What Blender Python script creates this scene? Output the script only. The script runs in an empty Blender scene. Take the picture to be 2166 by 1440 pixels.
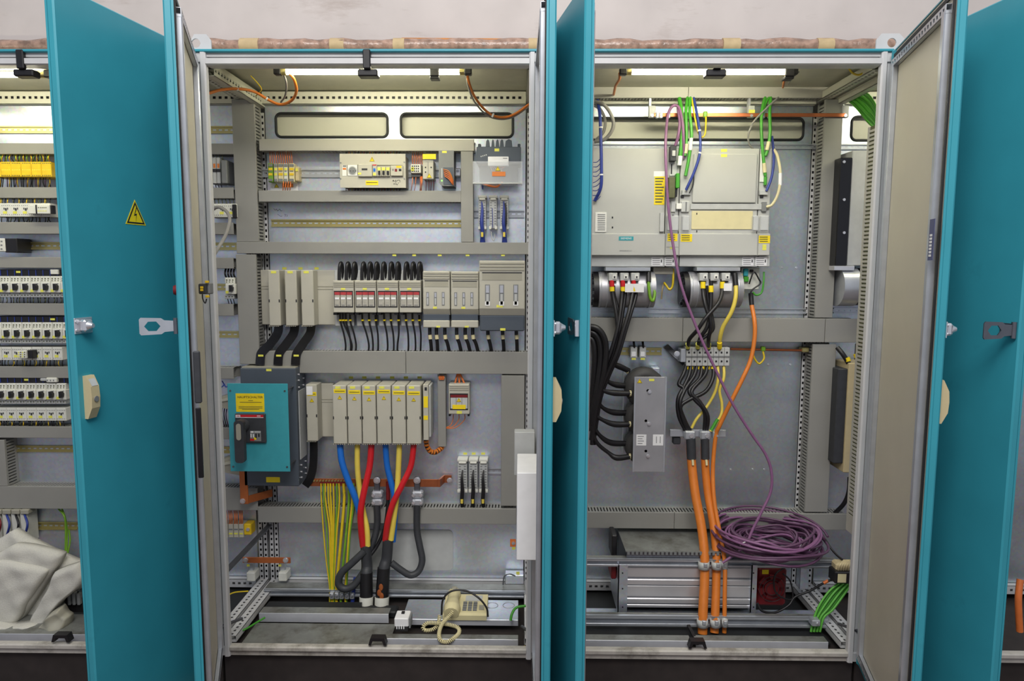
import bpy, bmesh, math, random
from mathutils import Vector, Matrix
random.seed(7)
SC = bpy.context.scene
COL = SC.collection
# ------------------------------------------------------------------ camera
FPX = 1453.82
CAM = Vector((.53122, -2.44102, 1.45841))
PITCH, YAW, ROLL = .104049, -.0120015, .003392
_f = Vector((math.sin(YAW)*math.cos(PITCH), math.cos(YAW)*math.cos(PITCH), -math.sin(PITCH)))
_r = Vector((math.cos(YAW), -math.sin(YAW), 0)); _u = _r.cross(_f)
_r, _u = (math.cos(ROLL)*_r+math.sin(ROLL)*_u), (-math.sin(ROLL)*_r+math.cos(ROLL)*_u)
cd = bpy.data.cameras.new('camera'); cam = bpy.data.objects.new('camera', cd); COL.objects.link(cam)
cd.sensor_fit = 'HORIZONTAL'; cd.sensor_width = 36; cd.lens = 36*FPX/2166; cd.clip_start = .05
_m = Matrix((_r, _u, -_f)).transposed().to_4x4(); _m.translation = CAM
cam.matrix_world = _m; SC.camera = cam
# ------------------------------------------------------------------ world, light, exposure
w = bpy.data.worlds.new('hall_ambient'); SC.world = w; w.use_nodes = True
w.node_tree.nodes['Background'].inputs[0].default_value = (.80, .86, 1, 1)
w.node_tree.nodes['Background'].inputs[1].default_value = .42
def area(name, loc, aim, sx, sy, power, col):
    l = bpy.data.lights.new(name, 'AREA'); l.shape = 'RECTANGLE'; l.size = sx; l.size_y = sy; l.energy = power; l.color = col
    o = bpy.data.objects.new(name, l); COL.objects.link(o); o.location = loc
    o.rotation_euler = (Vector(aim)-Vector(loc)).to_track_quat('-Z', 'Y').to_euler(); return o
area('hall_ceiling_light_row', (.42, -3.0, 4.0), (.5, 0, 1.0), 2.4, 1.4, 136, (1, .97, .94))
area('hall_ceiling_light_row', (.6, -2.0, 4.9), (.6, .5, 2.4), 5, .6, 44, (1, .95, .93))
SC.view_settings.view_transform = 'Standard'; SC.view_settings.look = 'None'
SC.view_settings.gamma = 1; SC.view_settings.use_curve_mapping = False
SC.view_settings.exposure = 0.0
# ------------------------------------------------------------------ helpers
def lin(c):
    def g(v):
        v /= 255.; return v/12.92 if v <= .04045 else ((v+.055)/1.055)**2.4
    return (g(c[0]), g(c[1]), g(c[2]), 1)
MATS = {}
def mat(name, rgb, rough=.5, metal=0, var=.07, scale=30, bump=0., spec=.5, kind=None, emit=0, alpha=None):
    m = bpy.data.materials.new(name); m.use_nodes = True; nt = m.node_tree; N = nt.nodes; Lk = nt.links
    b = N['Principled BSDF']; c = lin(rgb)
    b.inputs['Roughness'].default_value = rough; b.inputs['Metallic'].default_value = metal
    b.inputs['Specular IOR Level'].default_value = spec
    tc = N.new('ShaderNodeTexCoord')
    no = N.new('ShaderNodeTexNoise'); no.inputs['Scale'].default_value = scale; no.inputs['Detail'].default_value = 5
    Lk.new(tc.outputs['Object'], no.inputs['Vector'])
    rp = N.new('ShaderNodeValToRGB'); rp.color_ramp.elements[0].position = .3; rp.color_ramp.elements[1].position = .7
    d = tuple(x*(1-var) for x in c[:3]); h = tuple(min(1, x*(1+var)) for x in c[:3])
    rp.color_ramp.elements[0].color = d+(1,); rp.color_ramp.elements[1].color = h+(1,)
    Lk.new(no.outputs['Fac'], rp.inputs['Fac']); out = rp.outputs['Color']
    if kind == 'zinc':
        vo = N.new('ShaderNodeTexVoronoi'); vo.inputs['Scale'].default_value = 90
        Lk.new(tc.outputs['Object'], vo.inputs['Vector'])
        mx = N.new('ShaderNodeMix'); mx.data_type = 'RGBA'; mx.blend_type = 'MULTIPLY'; mx.inputs[0].default_value = .13
        Lk.new(out, mx.inputs[6]); Lk.new(vo.outputs['Color'], mx.inputs[7]); out = mx.outputs[2]
        ma = N.new('ShaderNodeMapRange'); ma.inputs[3].default_value = rough-.08; ma.inputs[4].default_value = rough+.12
        n2 = N.new('ShaderNodeTexNoise'); n2.inputs['Scale'].default_value = 7; Lk.new(tc.outputs['Object'], n2.inputs['Vector'])
        Lk.new(n2.outputs['Fac'], ma.inputs[0]); Lk.new(ma.outputs[0], b.inputs['Roughness'])
    if kind in ('dirty', 'plaster', 'grime'):
        n2 = N.new('ShaderNodeTexNoise'); n2.inputs['Detail'].default_value = 8; n2.inputs['Roughness'].default_value = .7
        n2.inputs['Scale'].default_value = {'dirty': 6, 'plaster': 3.2, 'grime': 9}[kind]
        mp = N.new('ShaderNodeMapping'); Lk.new(tc.outputs['Object'], mp.inputs[0]); Lk.new(mp.outputs[0], n2.inputs['Vector'])
        if kind == 'plaster': mp.inputs['Scale'].default_value = (.6, 1, 2.2)
        r2 = N.new('ShaderNodeValToRGB')
        lo, hi = {'dirty': (.62, .78), 'plaster': (.57, .72), 'grime': (.47, .66)}[kind]
        r2.color_ramp.elements[0].position = lo; r2.color_ramp.elements[1].position = hi
        r2.color_ramp.elements[0].color = (0, 0, 0, 1); r2.color_ramp.elements[1].color = (1, 1, 1, 1)
        Lk.new(n2.outputs['Fac'], r2.inputs['Fac'])
        mx = N.new('ShaderNodeMix'); mx.data_type = 'RGBA'
        sc = N.new('ShaderNodeMath'); sc.operation = 'MULTIPLY'; sc.inputs[1].default_value = {'dirty': .35, 'plaster': .5, 'grime': .55}[kind]
        Lk.new(r2.outputs['Color'], sc.inputs[0]); Lk.new(sc.outputs[0], mx.inputs[0])
        Lk.new(out, mx.inputs[6])
        mx.inputs[7].default_value = {'dirty': tuple(x*.45 for x in c[:3])+(1,), 'plaster': lin((150, 135, 125)), 'grime': lin((70, 62, 40))}[kind]
        out = mx.outputs[2]
    Lk.new(out, b.inputs['Base Color'])
    if bump:
        bp = N.new('ShaderNodeBump'); bp.inputs['Strength'].default_value = bump; bp.inputs['Distance'].default_value = .004
        Lk.new(no.outputs['Fac'], bp.inputs['Height']); Lk.new(bp.outputs[0], b.inputs['Normal'])
    if emit:
        b.inputs['Emission Color'].default_value = c; b.inputs['Emission Strength'].default_value = emit
    if alpha is not None: b.inputs['Alpha'].default_value = alpha
    if kind == 'glass':
        b.inputs['Transmission Weight'].default_value = 1; b.inputs['IOR'].default_value = 1.3
    MATS[name] = m; return m
mat('teal', (54, 148, 164), .38, var=.05, scale=6, kind='dirty')
mat('teal_panel', (58, 154, 166), .45, var=.04)
mat('frame_grey', (196, 196, 196), .42, var=.05, scale=12)
mat('frame_grey_dirty', (186, 182, 174), .55, var=.08, scale=30, kind='grime')
mat('pebble', (202, 201, 184), .5, var=.03, scale=6)
mat('door_inner', (192, 186, 168), .5, var=.04, scale=5)
mat('zinc', (222, 228, 237), .37, .86, var=.05, scale=5, kind='zinc')
mat('zinc_dark', (206, 214, 220), .36, .9, var=.06, scale=5, kind='zinc')
mat('zinc_rail', (192, 196, 202), .3, .6, var=.08, scale=20)
mat('zinc_dirty', (150, 152, 148), .45, .55, var=.15, scale=14, kind='grime')
mat('chrome', (222, 222, 226), .2, .7, var=.02)
mat('steel_dark', (120, 122, 128), .32, .85, var=.08)
mat('alu', (212, 212, 214), .3, .6, var=.04, scale=10)
mat('brass_rail', (190, 178, 120), .33, .75, var=.1, scale=8)
mat('rubber', (28, 30, 32), .6, var=.1)
mat('black', (24, 23, 26), .42, var=.1)
mat('black_gloss', (20, 20, 24), .22, var=.1)
mat('plinth', (46, 40, 38), .7, var=.2, scale=18, kind='dirty')
mat('duct', (140, 139, 133), .5, var=.03, scale=9)
mat('duct_lit', (170, 168, 158), .5, var=.03, scale=9)  # lit copy of duct, strong lamplight painted into the base colour
mat('cream', (180, 177, 163), .45, var=.03, scale=14)
mat('cream_dark', (156, 153, 138), .5, var=.04, scale=14)
mat('white', (226, 226, 220), .5, var=.03)
mat('paper', (232, 232, 232), .6, var=.03)
mat('offwhite', (214, 214, 204), .5, var=.05)
mat('dark_grey', (74, 82, 92), .48, var=.05, scale=14)
mat('mid_grey', (120, 122, 122), .5, var=.05)
mat('light_grey', (182, 184, 182), .5, var=.05)
mat('cable_grey', (140, 138, 134), .5, var=.06)
mat('yellow', (238, 210, 24), .5, var=.05)
mat('yellow_tag', (222, 220, 90), .5, var=.08, scale=80)
mat('orange', (208, 118, 40), .45, var=.06)
mat('orange_wire', (220, 118, 56), .5, var=.1)
mat('red', (196, 28, 36), .35, var=.05)
mat('dark_red', (112, 18, 24), .5, var=.1)
mat('blue', (24, 104, 196), .35, var=.05)
mat('navy', (40, 58, 138), .5, var=.12)
mat('green', (66, 150, 44), .42, var=.08)
mat('green_light', (92, 172, 62), .42, var=.08)
mat('yg_yellow', (214, 186, 30), .45, var=.08)
mat('yg_green', (112, 160, 40), .45, var=.1)
mat('cable_yellow', (222, 200, 84), .42, var=.05)
mat('purple', (128, 86, 124), .45, var=.08)
mat('purple_dark', (92, 60, 88), .45, var=.12)
mat('copper', (178, 104, 66), .34, .7, var=.12, scale=25)
mat('copper_paint', (170, 94, 48), .45, .2, var=.1, scale=20)
mat('ivory', (214, 204, 160), .42, var=.04)
mat('beige', (196, 180, 140), .5, var=.05)
mat('shrink', (52, 54, 58), .55, var=.12, scale=40)
mat('plaster', (194, 186, 182), .85, var=.06, scale=5, bump=.4, kind='plaster')
mat('floor_paint', (104, 84, 78), .6, var=.25, scale=12, kind='dirty')
mat('wrap', (156, 128, 112), .2, var=.45, scale=28, bump=1.6)
mat('masking_tape', (190, 168, 128), .7, var=.1)
mat('foam_orange', (190, 126, 70), .6, var=.15, scale=20)
mat('cloth', (196, 194, 184), .95, var=.05, scale=200, bump=.35)
mat('clear', (235, 238, 240), .12, var=0, alpha=.28)
mat('tube_on', (255, 250, 222), .4, var=0, emit=60)
mat('led_green', (120, 255, 90), .4, var=0, emit=2)
mat('roof', (182, 181, 162), .55, var=.04)  # pebble paint darkened, putting the lamp body's shade into the colour
mat('unit_grey', (180, 181, 176), .5, var=.03, scale=8)
mat('flange', (196, 198, 204), .4, .25, var=.06, scale=20)
mat('band_red', (170, 56, 60), .5, var=.15, scale=150)
mat('fuse_grey', (168, 165, 154), .4, var=.12, scale=120)
mat('core_grey', (58, 57, 56), .6, var=.08)
mat('brushed', (172, 172, 176), .38, .5, var=.1, scale=9)
mat('sky_blue', (44, 150, 160), .5, var=.05)
mat('label_blue', (70, 76, 120), .5, var=.05)
mat('ink', (30, 30, 34), .6, var=0)
mat('relay_yellow', (228, 190, 30), .45, var=.08, scale=60)
mat('olive', (90, 92, 60), .5, var=.2, scale=40)

def P(px, py, Y):
    r = _f*FPX + _r*(px-1083) - _u*(py-720)
    return CAM + r*((Y-CAM.y)/r.y)
def R(x0, y0, x1, y1, Y):
    xm, ym = (x0+x1)/2, (y0+y1)/2
    return P(x0, ym, Y).x, P(x1, ym, Y).x, P(xm, y1, Y).z, P(xm, y0, Y).z
def mpp(Y): return (Y-CAM.y)/FPX       # metres per pixel at depth Y

class B:
    def __init__(s): s.v = []; s.f = []; s.sm = []
    def add(s, vs, fs, sm=False):
        o = len(s.v); s.v += [tuple(v) for v in vs]
        s.f += [tuple(i+o for i in f) for f in fs]; s.sm += [sm]*len(fs); return s
    def box(s, x0, x1, y0, y1, z0, z1, b=0):
        if x0 > x1: x0, x1 = x1, x0
        if y0 > y1: y0, y1 = y1, y0
        if z0 > z1: z0, z1 = z1, z0
        if b <= 0:
            vs = [(x, y, z) for x in (x0, x1) for y in (y0, y1) for z in (z0, z1)]
            return s.add(vs, [(0, 1, 3, 2), (4, 6, 7, 5), (0, 4, 5, 1), (2, 3, 7, 6), (0, 2, 6, 4), (1, 5, 7, 3)])
        b = min(b, (x1-x0)*.49, (y1-y0)*.49, (z1-z0)*.49)
        bm = bmesh.new(); vs = {}
        pts = []
        for i, x in enumerate((x0, x1)):
            for j, y in enumerate((y0, y1)):
                for k, z in enumerate((z0, z1)):
                    dx, dy, dz = (b, -b)[i], (b, -b)[j], (b, -b)[k]
                    pts.append(((x, y+dy, z+dz), (x+dx, y, z+dz), (x+dx, y+dy, z)))
        bm.free()
        V = [p for t in pts for p in t]
        def q(c, a): return c*3+a
        F = []
        F += [(q(0,0),q(1,0),q(3,0),q(2,0)), (q(4,0),q(6,0),q(7,0),q(5,0)), (q(0,1),q(4,1),q(5,1),q(1,1)),
              (q(2,1),q(3,1),q(7,1),q(6,1)), (q(0,2),q(2,2),q(6,2),q(4,2)), (q(1,2),q(5,2),q(7,2),q(3,2))]
        for a, c in ((0,1),(2,3),(4,5),(6,7)): F.append((q(a,0),q(a,1),q(c,1),q(c,0)) if a in (2,4) else (q(a,0),q(c,0),q(c,1),q(a,1)))
        for a, c in ((0,2),(1,3),(4,6),(5,7)): F.append((q(a,0),q(c,0),q(c,2),q(a,2)) if a in (1,4) else (q(a,0),q(a,2),q(c,2),q(c,0)))
        for a, c in ((0,4),(1,5),(2,6),(3,7)): F.append((q(a,1),q(a,2),q(c,2),q(c,1)) if a in (1,2) else (q(a,1),q(c,1),q(c,2),q(a,2)))
        for c in range(8): F.append((q(c,0),q(c,1),q(c,2)))
        return s.add(V, F)
    def pbox(s, x0, y0, x1, y1, Y, depth, b=0):
        a = R(x0, y0, x1, y1, Y); return s.box(a[0], a[1], Y, Y+depth, a[2], a[3], b)
    def cyl(s, p0, p1, r, n=14, r2=None, cap=True):
        p0, p1 = Vector(p0), Vector(p1); r2 = r if r2 is None else r2
        d = (p1-p0).normalized(); a = d.orthogonal().normalized(); c = d.cross(a)
        V = []
        for p, rr in ((p0, r), (p1, r2)):
            for i in range(n):
                t = 2*math.pi*i/n; V.append(p+(a*math.cos(t)+c*math.sin(t))*rr)
        s.add(V, [(i, (i+1) % n, n+(i+1) % n, n+i) for i in range(n)], True)
        if cap: s.add(V[:n], [tuple(range(n-1, -1, -1))]); s.add(V[n:], [tuple(range(n))])
        return s
    def ring(s, c, axis, ro, ri, h, n=20):
        c = Vector(c); d = Vector(axis).normalized(); a = d.orthogonal().normalized(); e = d.cross(a); V = []
        for (rr, z) in ((ro, 0), (ro, h), (ri, h), (ri, 0)):
            for i in range(n):
                t = 2*math.pi*i/n; V.append(c+d*z+(a*math.cos(t)+e*math.sin(t))*rr)
        F = []
        for k in range(4):
            for i in range(n):
                F.append((k*n+i, k*n+(i+1) % n, ((k+1) % 4)*n+(i+1) % n, ((k+1) % 4)*n+i))
        return s.add(V, F, True)
    def tube(s, pts, r, n=8, res=6, smooth=True, rad=None, flat=None):
        pts = [Vector(p) for p in pts]
        if smooth and len(pts) > 2:
            q = []; k = len(pts)
            for i in range(k-1):
                p0 = pts[i-1] if i else 2*pts[0]-pts[1]; p1, p2 = pts[i], pts[i+1]
                p3 = pts[i+2] if i+2 < k else 2*pts[-1]-pts[-2]
                for j in range(res):
                    t = j/res
                    q.append(.5*((2*p1)+(p2-p0)*t+(2*p0-5*p1+4*p2-p3)*t*t+(3*p1-p0-3*p2+p3)*t**3))
            q.append(pts[-1]); rr = None
            if rad:
                rr = []
                for i in range(k-1):
                    for j in range(res): rr.append(rad[i]+(rad[i+1]-rad[i])*j/res)
                rr.append(rad[-1])
            pts = q; rad = rr
        T = []
        for i in range(len(pts)):
            d = pts[min(i+1, len(pts)-1)]-pts[max(i-1, 0)]
            T.append(d.normalized() if d.length > 1e-9 else Vector((0, 0, 1)))
        a = Vector((1, 0, 0)) if flat else T[0].orthogonal().normalized()
        V = []
        for i, p in enumerate(pts):
            a = (a - T[i]*a.dot(T[i])); a = a.normalized() if a.length > 1e-6 else T[i].orthogonal().normalized()
            c = T[i].cross(a); ri = rad[i] if rad else r
            if flat:
                for (u, w_) in ((-1, -1), (1, -1), (1, 1), (-1, 1)): V.append(p+a*u*ri+c*w_*flat)
            else:
                for k in range(n):
                    t = 2*math.pi*k/n; V.append(p+(a*math.cos(t)+c*math.sin(t))*ri)
        if flat: n = 4
        F = []
        for i in range(len(pts)-1):
            for k in range(n): F.append((i*n+k, i*n+(k+1) % n, (i+1)*n+(k+1) % n, (i+1)*n+k))
        s.add(V, F, not flat)
        m = (len(pts)-1)*n
        s.add([V[i] for i in range(n)], [tuple(range(n-1, -1, -1))]); s.add([V[m+i] for i in range(n)], [tuple(range(n))])
        return s
    def prism(s, poly, a0, a1, axis='y'):
        n = len(poly)
        def mk(u, v, a): return {'y': (u, a, v), 'x': (a, u, v), 'z': (u, v, a)}[axis]
        V = [mk(u, v, a0) for u, v in poly]+[mk(u, v, a1) for u, v in poly]
        return s.add(V, [tuple(range(n)), tuple(range(2*n-1, n-1, -1))]+[(i, n+i, n+(i+1) % n, (i+1) % n) for i in range(n)])
    def sphere(s, c, r, n=10, m=6, sc=(1, 1, 1)):
        V = []
        for j in range(m+1):
            ph = math.pi*j/m
            for i in range(n):
                t = 2*math.pi*i/n
                V.append((c[0]+r*sc[0]*math.sin(ph)*math.cos(t), c[1]+r*sc[1]*math.sin(ph)*math.sin(t), c[2]+r*sc[2]*math.cos(ph)))
        return s.add(V, [(j*n+i, j*n+(i+1) % n, (j+1)*n+(i+1) % n, (j+1)*n+i) for j in range(m) for i in range(n)], True)
    def mesh(s, name):
        me = bpy.data.meshes.new(name); me.from_pydata(s.v, [], s.f)
        bm = bmesh.new(); bm.from_mesh(me)
        bmesh.ops.recalc_face_normals(bm, faces=bm.faces)
        bm.to_mesh(me); bm.free()
        me.polygons.foreach_set('use_smooth', s.sm); return me
    def obj(s, name, m, parent=None, label=None, cat=None, group=None, kind=None):
        me = s.mesh(name); me.materials.append(MATS[m] if isinstance(m, str) else m)
        return link(name, me, parent, label, cat, group, kind)
def link(name, me, parent=None, label=None, cat=None, group=None, kind=None):
    o = bpy.data.objects.new(name, me); COL.objects.link(o)
    if parent is not None: o.parent = parent
    if label: o['label'] = label
    if cat: o['category'] = cat
    if group: o['group'] = group
    if kind: o['kind'] = kind
    return o
def thing(name, label, cat, group=None): return link(name, None, None, label, cat, group)
def dup(root, loc, label=None, group=None, rotz=None):
    r = root.copy(); COL.objects.link(r); r.location = loc
    if rotz is not None: r.rotation_euler[2] = rotz
    if label: r['label'] = label
    if group: r['group'] = group
    for ch in list(root.children):
        c = ch.copy(); COL.objects.link(c); c.parent = r
        for g in list(ch.children):
            d = g.copy(); COL.objects.link(d); d.parent = c
    return r
def text_mesh(txt, size, align='CENTER', extr=.0003):
    cu = bpy.data.curves.new('lettering', 'FONT'); cu.body = txt; cu.size = size; cu.align_x = align; cu.align_y = 'CENTER'; cu.extrude = extr
    cu.resolution_u = 2
    o = bpy.data.objects.new('lettering', cu); COL.objects.link(o)
    me = bpy.data.meshes.new_from_object(o.evaluated_get(bpy.context.evaluated_depsgraph_get()))
    bpy.data.objects.remove(o); bpy.data.curves.remove(cu); return me
def text(txt, size, loc, parent, m='ink', rot=(math.pi/2, 0, 0), name='lettering', align='CENTER', sx=1):
    me = text_mesh(txt, size, align); me.materials.append(MATS[m])
    o = link(name, me, parent); o.location = loc; o.rotation_euler = rot; o.scale = (sx, 1, 1); return o
def plate(outline, holes, y0, y1, name, m, parent, **k):
    """flat sheet in the XZ plane with real cut-outs"""
    cu = bpy.data.curves.new(name, 'CURVE'); cu.dimensions = '2D'; cu.fill_mode = 'BOTH'; cu.extrude = abs(y1-y0)/2
    for poly in [outline]+holes:
        sp = cu.splines.new('POLY'); sp.points.add(len(poly)-1); sp.use_cyclic_u = True
        for p, q in zip(sp.points, poly): p.co = (q[0], q[1], 0, 1)
    o = bpy.data.objects.new(name, cu); COL.objects.link(o)
    me = bpy.data.meshes.new_from_object(o.evaluated_get(bpy.context.evaluated_depsgraph_get()))
    bpy.data.objects.remove(o); bpy.data.curves.remove(cu)
    me.transform(Matrix.Translation((0, (y0+y1)/2, 0)) @ Matrix.Rotation(math.pi/2, 4, 'X'))
    me.materials.clear(); me.materials.append(MATS[m])
    for p in me.polygons: p.use_smooth = False
    return link(name, me, parent, **k)
def rrect(x0, x1, z0, z1, r, n=5):
    pts = []
    for cx, cz, a0 in ((x1-r, z1-r, 0), (x0+r, z1-r, 90), (x0+r, z0+r, 180), (x1-r, z0+r, 270)):
        for i in range(n+1):
            a = math.radians(a0+90*i/n); pts.append((cx+r*math.cos(a), cz+r*math.sin(a)))
    return pts
def holed_bar(b, a0, a1, c0, c1, d0, d1, pitch=.025, hw=.0125, hh=.0105, axis='x', face='y', t=.0016):
    """thin perforated strip: runs a0..a1 along axis, c0..c1 across, sheet d0..d0+t normal to face; closed tray to d1"""
    def bx(u0, u1, v0, v1, e0, e1):
        d = {axis: (u0, u1), face: (e0, e1)}; o = [k for k in 'xyz' if k not in d][0]; d[o] = (v0, v1)
        b.box(*d['x'], *d['y'], *d['z'])
    cm = (c0+c1)/2; t = math.copysign(t, d1-d0)
    bx(a0, a1, c0, cm-hh/2, d0, d0+t); bx(a0, a1, cm+hh/2, c1, d0, d0+t)
    n = max(1, int((a1-a0)/pitch)); off = ((a1-a0)-n*pitch)/2; p = a0
    for i in range(n+1):
        e = a0+off+i*pitch+(pitch-hw)/2 if i < n else a1
        if e > p: bx(p, e, cm-hh/2, cm+hh/2, d0, d0+t)
        p = e+hw
    bx(a0, a1, c0, c1, d1-t, d1)
    bx(a0, a1, c0, c0+abs(t), d0, d1); bx(a0, a1, c1-abs(t), c1, d0, d1)
YP = .53          # front of the mounting plates
ZT = 2.2          # top of the cabinets
# ================================================================== setting
b = B(); b.box(-5, 6, .66, .86, -.2, 3.6); b.obj('wall_back', 'plaster', kind='structure')
b = B(); b.box(-5, 6, -6, .86, -.3, -.2); b.obj('floor', 'floor_paint', kind='structure')
# ================================================================== cabinets
CABL = ['teal control cabinet holding rows of motor starters, with a white cloth bundle at its foot',
        'teal power cabinet with the main switch and fuse blocks, doors swung open',
        'teal drive cabinet with grey converter units, its cream inner door face showing at right',
        'teal cabinet mostly hidden behind the rightmost open door']
CABN = ['control_cabinet', 'power_cabinet', 'drive_cabinet', 'cabinet']
CABS = []
for ci, X0 in enumerate((-1.8, -.6, .6, 1.8)):
    X1 = X0+1.2
    c = thing('electrical_cabinet', CABL[ci], 'cabinet', 'row of teal electrical cabinets'); CABS.append(c)
    # front frame members (profile with sealing lip)
    for sx, xe in ((1, X0), (-1, X1)):
        b = B(); a = lambda u: xe+sx*u
        b.prism([(a(.003), .012), (a(.016), .012), (a(.016), .026), (a(.024), .026), (a(.024), 0), (a(.037), 0), (a(.042), .004), (a(.042), .022), (a(.003), .022)], .0, ZT, 'z')
        b.obj('frame_post', 'frame_grey', c)
        b = B(); b.prism([(a(.0165), .014), (a(.0235), .014), (a(.0235), .026), (a(.0165), .026)], .02, ZT-.02, 'z'); b.obj('gasket', 'mid_grey', c)
    b = B(); b.prism([(.012, ZT-.003), (.012, ZT-.016), (.026, ZT-.016), (.026, ZT-.024), (0, ZT-.024), (0, ZT-.042), (.006, ZT-.046), (.05, ZT-.046), (.05, ZT-.003)], X0+.0415, X1-.0415, 'x')
    b.obj('top_rail', 'frame_grey', c)
    for xa in (X0+.003, X1-.033):
        for za in (.0, ZT-.036):
            b = B(); b.box(xa, xa+.030, .006, .045, za, za+.036, .002); b.obj('frame_corner', 'frame_grey', c)
    b = B(); b.prism([(.012, .0), (.012, .016), (.026, .016), (.026, .024), (0, .024), (0, .036), (.005, .040), (.026, .040), (.026, .0)], X0+.0415, X1-.0415, 'x')
    b.obj('bottom_rail', 'frame_grey_dirty', c)
    # roof, back, plinth
    b = B(); b.box(X0+.002, X1-.002, .05, .6, ZT-.006, ZT-.002); b.obj('roof_panel', 'roof', c)
    b = B(); b.box(X0+.002, X1-.002, -.002, .05, ZT-.003, ZT+.006, .002); b.obj('roof_edge', 'teal', c)
    b = B(); b.box(X0+.048, X1-.048, .556, .562, .02, ZT-.065); b.obj('rear_panel', 'pebble', c)
    b = B(); b.box(X0+.002, X1-.002, .598, .606, 0, ZT-.004); b.obj('rear_wall', 'pebble', c)
    b = B(); b.box(X0+.004, X1-.004, .035, .575, -.2, -.001, .004); b.obj('plinth', 'plinth', c)
    # rear frame with system perforation
    b = B(); holed_bar(b, X0+.05, X1-.05, ZT-.062, ZT-.010, .500, .528); b.obj('rear_top_rail', 'pebble', c)
    b = B(); b.box(X0+.05, X1-.05, .508, .512, ZT-.058, ZT-.014); b.obj('rail_hole_shade', 'black', c)  # black sheet stands in for the dark inside the hollow rail
    b = B(); holed_bar(b, X0+.05, X1-.05, .03, .07, .500, .528); b.obj('rear_bottom_rail', 'frame_grey', c)
    for xa, xb in ((X0+.004, X0+.024), (X0+.026, X0+.046), (X1-.024, X1-.004), (X1-.046, X1-.026)):
        b = B(); holed_bar(b, .05, ZT-.09, xa, xb, .535, .585, axis='z', hw=.011, hh=.008); b.obj('rear_post', 'frame_grey', c)
        b = B(); b.box(xa+.002, xb-.002, .545, .55, .05, ZT-.09); b.obj('post_hole_shade', 'black', c)  # black strip behind the holes, painting the shade inside the post
    for xa, xb in ((X0+.006, X0+.048), (X1-.048, X1-.006)):
        b = B(); holed_bar(b, .05, .55, xa, xb, ZT-.05, ZT-.02, axis='y', face='z', hh=.009); b.obj('side_rail', 'pebble', c)
        b = B(); holed_bar(b, .05, .55, xa, xb, .056, .03, axis='y', face='z', hh=.009); b.obj('side_rail', 'frame_grey', c)
    b = B(); holed_bar(b, .05, .55, ZT-.07, ZT-.03, X0+.050, X0+.02, axis='y', face='x'); b.obj('side_rail', 'pebble', c)
    # black door catches at the middle of top and bottom rail
    if ci != 3:
        b = B(); b.box(X0+.587, X0+.613, -.006, .012, ZT-.06, ZT+(.004 if ci < 2 else -.058), .003); b.box(X0+.565, X0+.635, .006, .05, ZT-.082, ZT-.058, .004); b.obj('door_catch', 'black', c)
        b = B(); xx = X0+.6
        b.prism([(xx-.034, .05), (xx-.026, .078), (xx+.026, .078), (xx+.034, .05), (xx+.024, .05), (xx+.018, .066), (xx-.018, .066), (xx-.024, .05)], .0, .03); b.obj('door_catch', 'black', c)
# mounting plates with cut-outs
def mount(ci, cuts, m='zinc'):
    X0 = -1.8+1.2*ci
    out = [(X0+.05, .052), (X0+1.15, .052), (X0+1.15, 2.148), (X0+.05, 2.148)]
    holes = [rrect(*q) for q in cuts]
    plate(out, holes, YP, YP+.003, 'mounting_plate', m, CABS[ci])
    for h in holes:
        b = B(); n = len(h)
        pts = [Vector((x, YP-.001, z)) for x, z in h]; pts.append(pts[0])
        b.tube(pts, .0055, 6, smooth=False); b.obj('edge_trim', 'rubber', CABS[ci])
c1 = R(584, 240, 820, 290, YP); c2 = R(848, 240, 1085, 290, YP)
CUTW = (c1[1]-c1[0]); zc0, zc1 = c1[2], c1[3]
def cutset(X0, rowz=(zc0, zc1)):
    return [(X0+(c1[0]+.6), X0+(c1[1]+.6), zc0, zc1, .022), (X0+(c2[0]+.6), X0+(c2[1]+.6), zc0, zc1, .022)]
mount(0, []); mount(1, cutset(-.6))
d1 = R(1230, 250, 1450, 293, YP); d2 = R(1462, 250, 1699, 296, YP); d3 = R(1801, 247, 2020, 297, YP)
mount(2, [(d1[0], d2[1], d2[2], d2[3], .022)], 'zinc_dark'); mount(3, [(d3[0], d3[1], d3[2], d3[3], .022)], 'zinc_dark')
# pale inspection plate low down on the power cabinet's mounting plate
a = R(735, 1120, 958, 1205, YP-.002); 
plate(rrect(a[0], a[1], a[2], a[3], .02), [], YP-.003, YP-.0005, 'cover_plate', 'light_grey', CABS[1])
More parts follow.
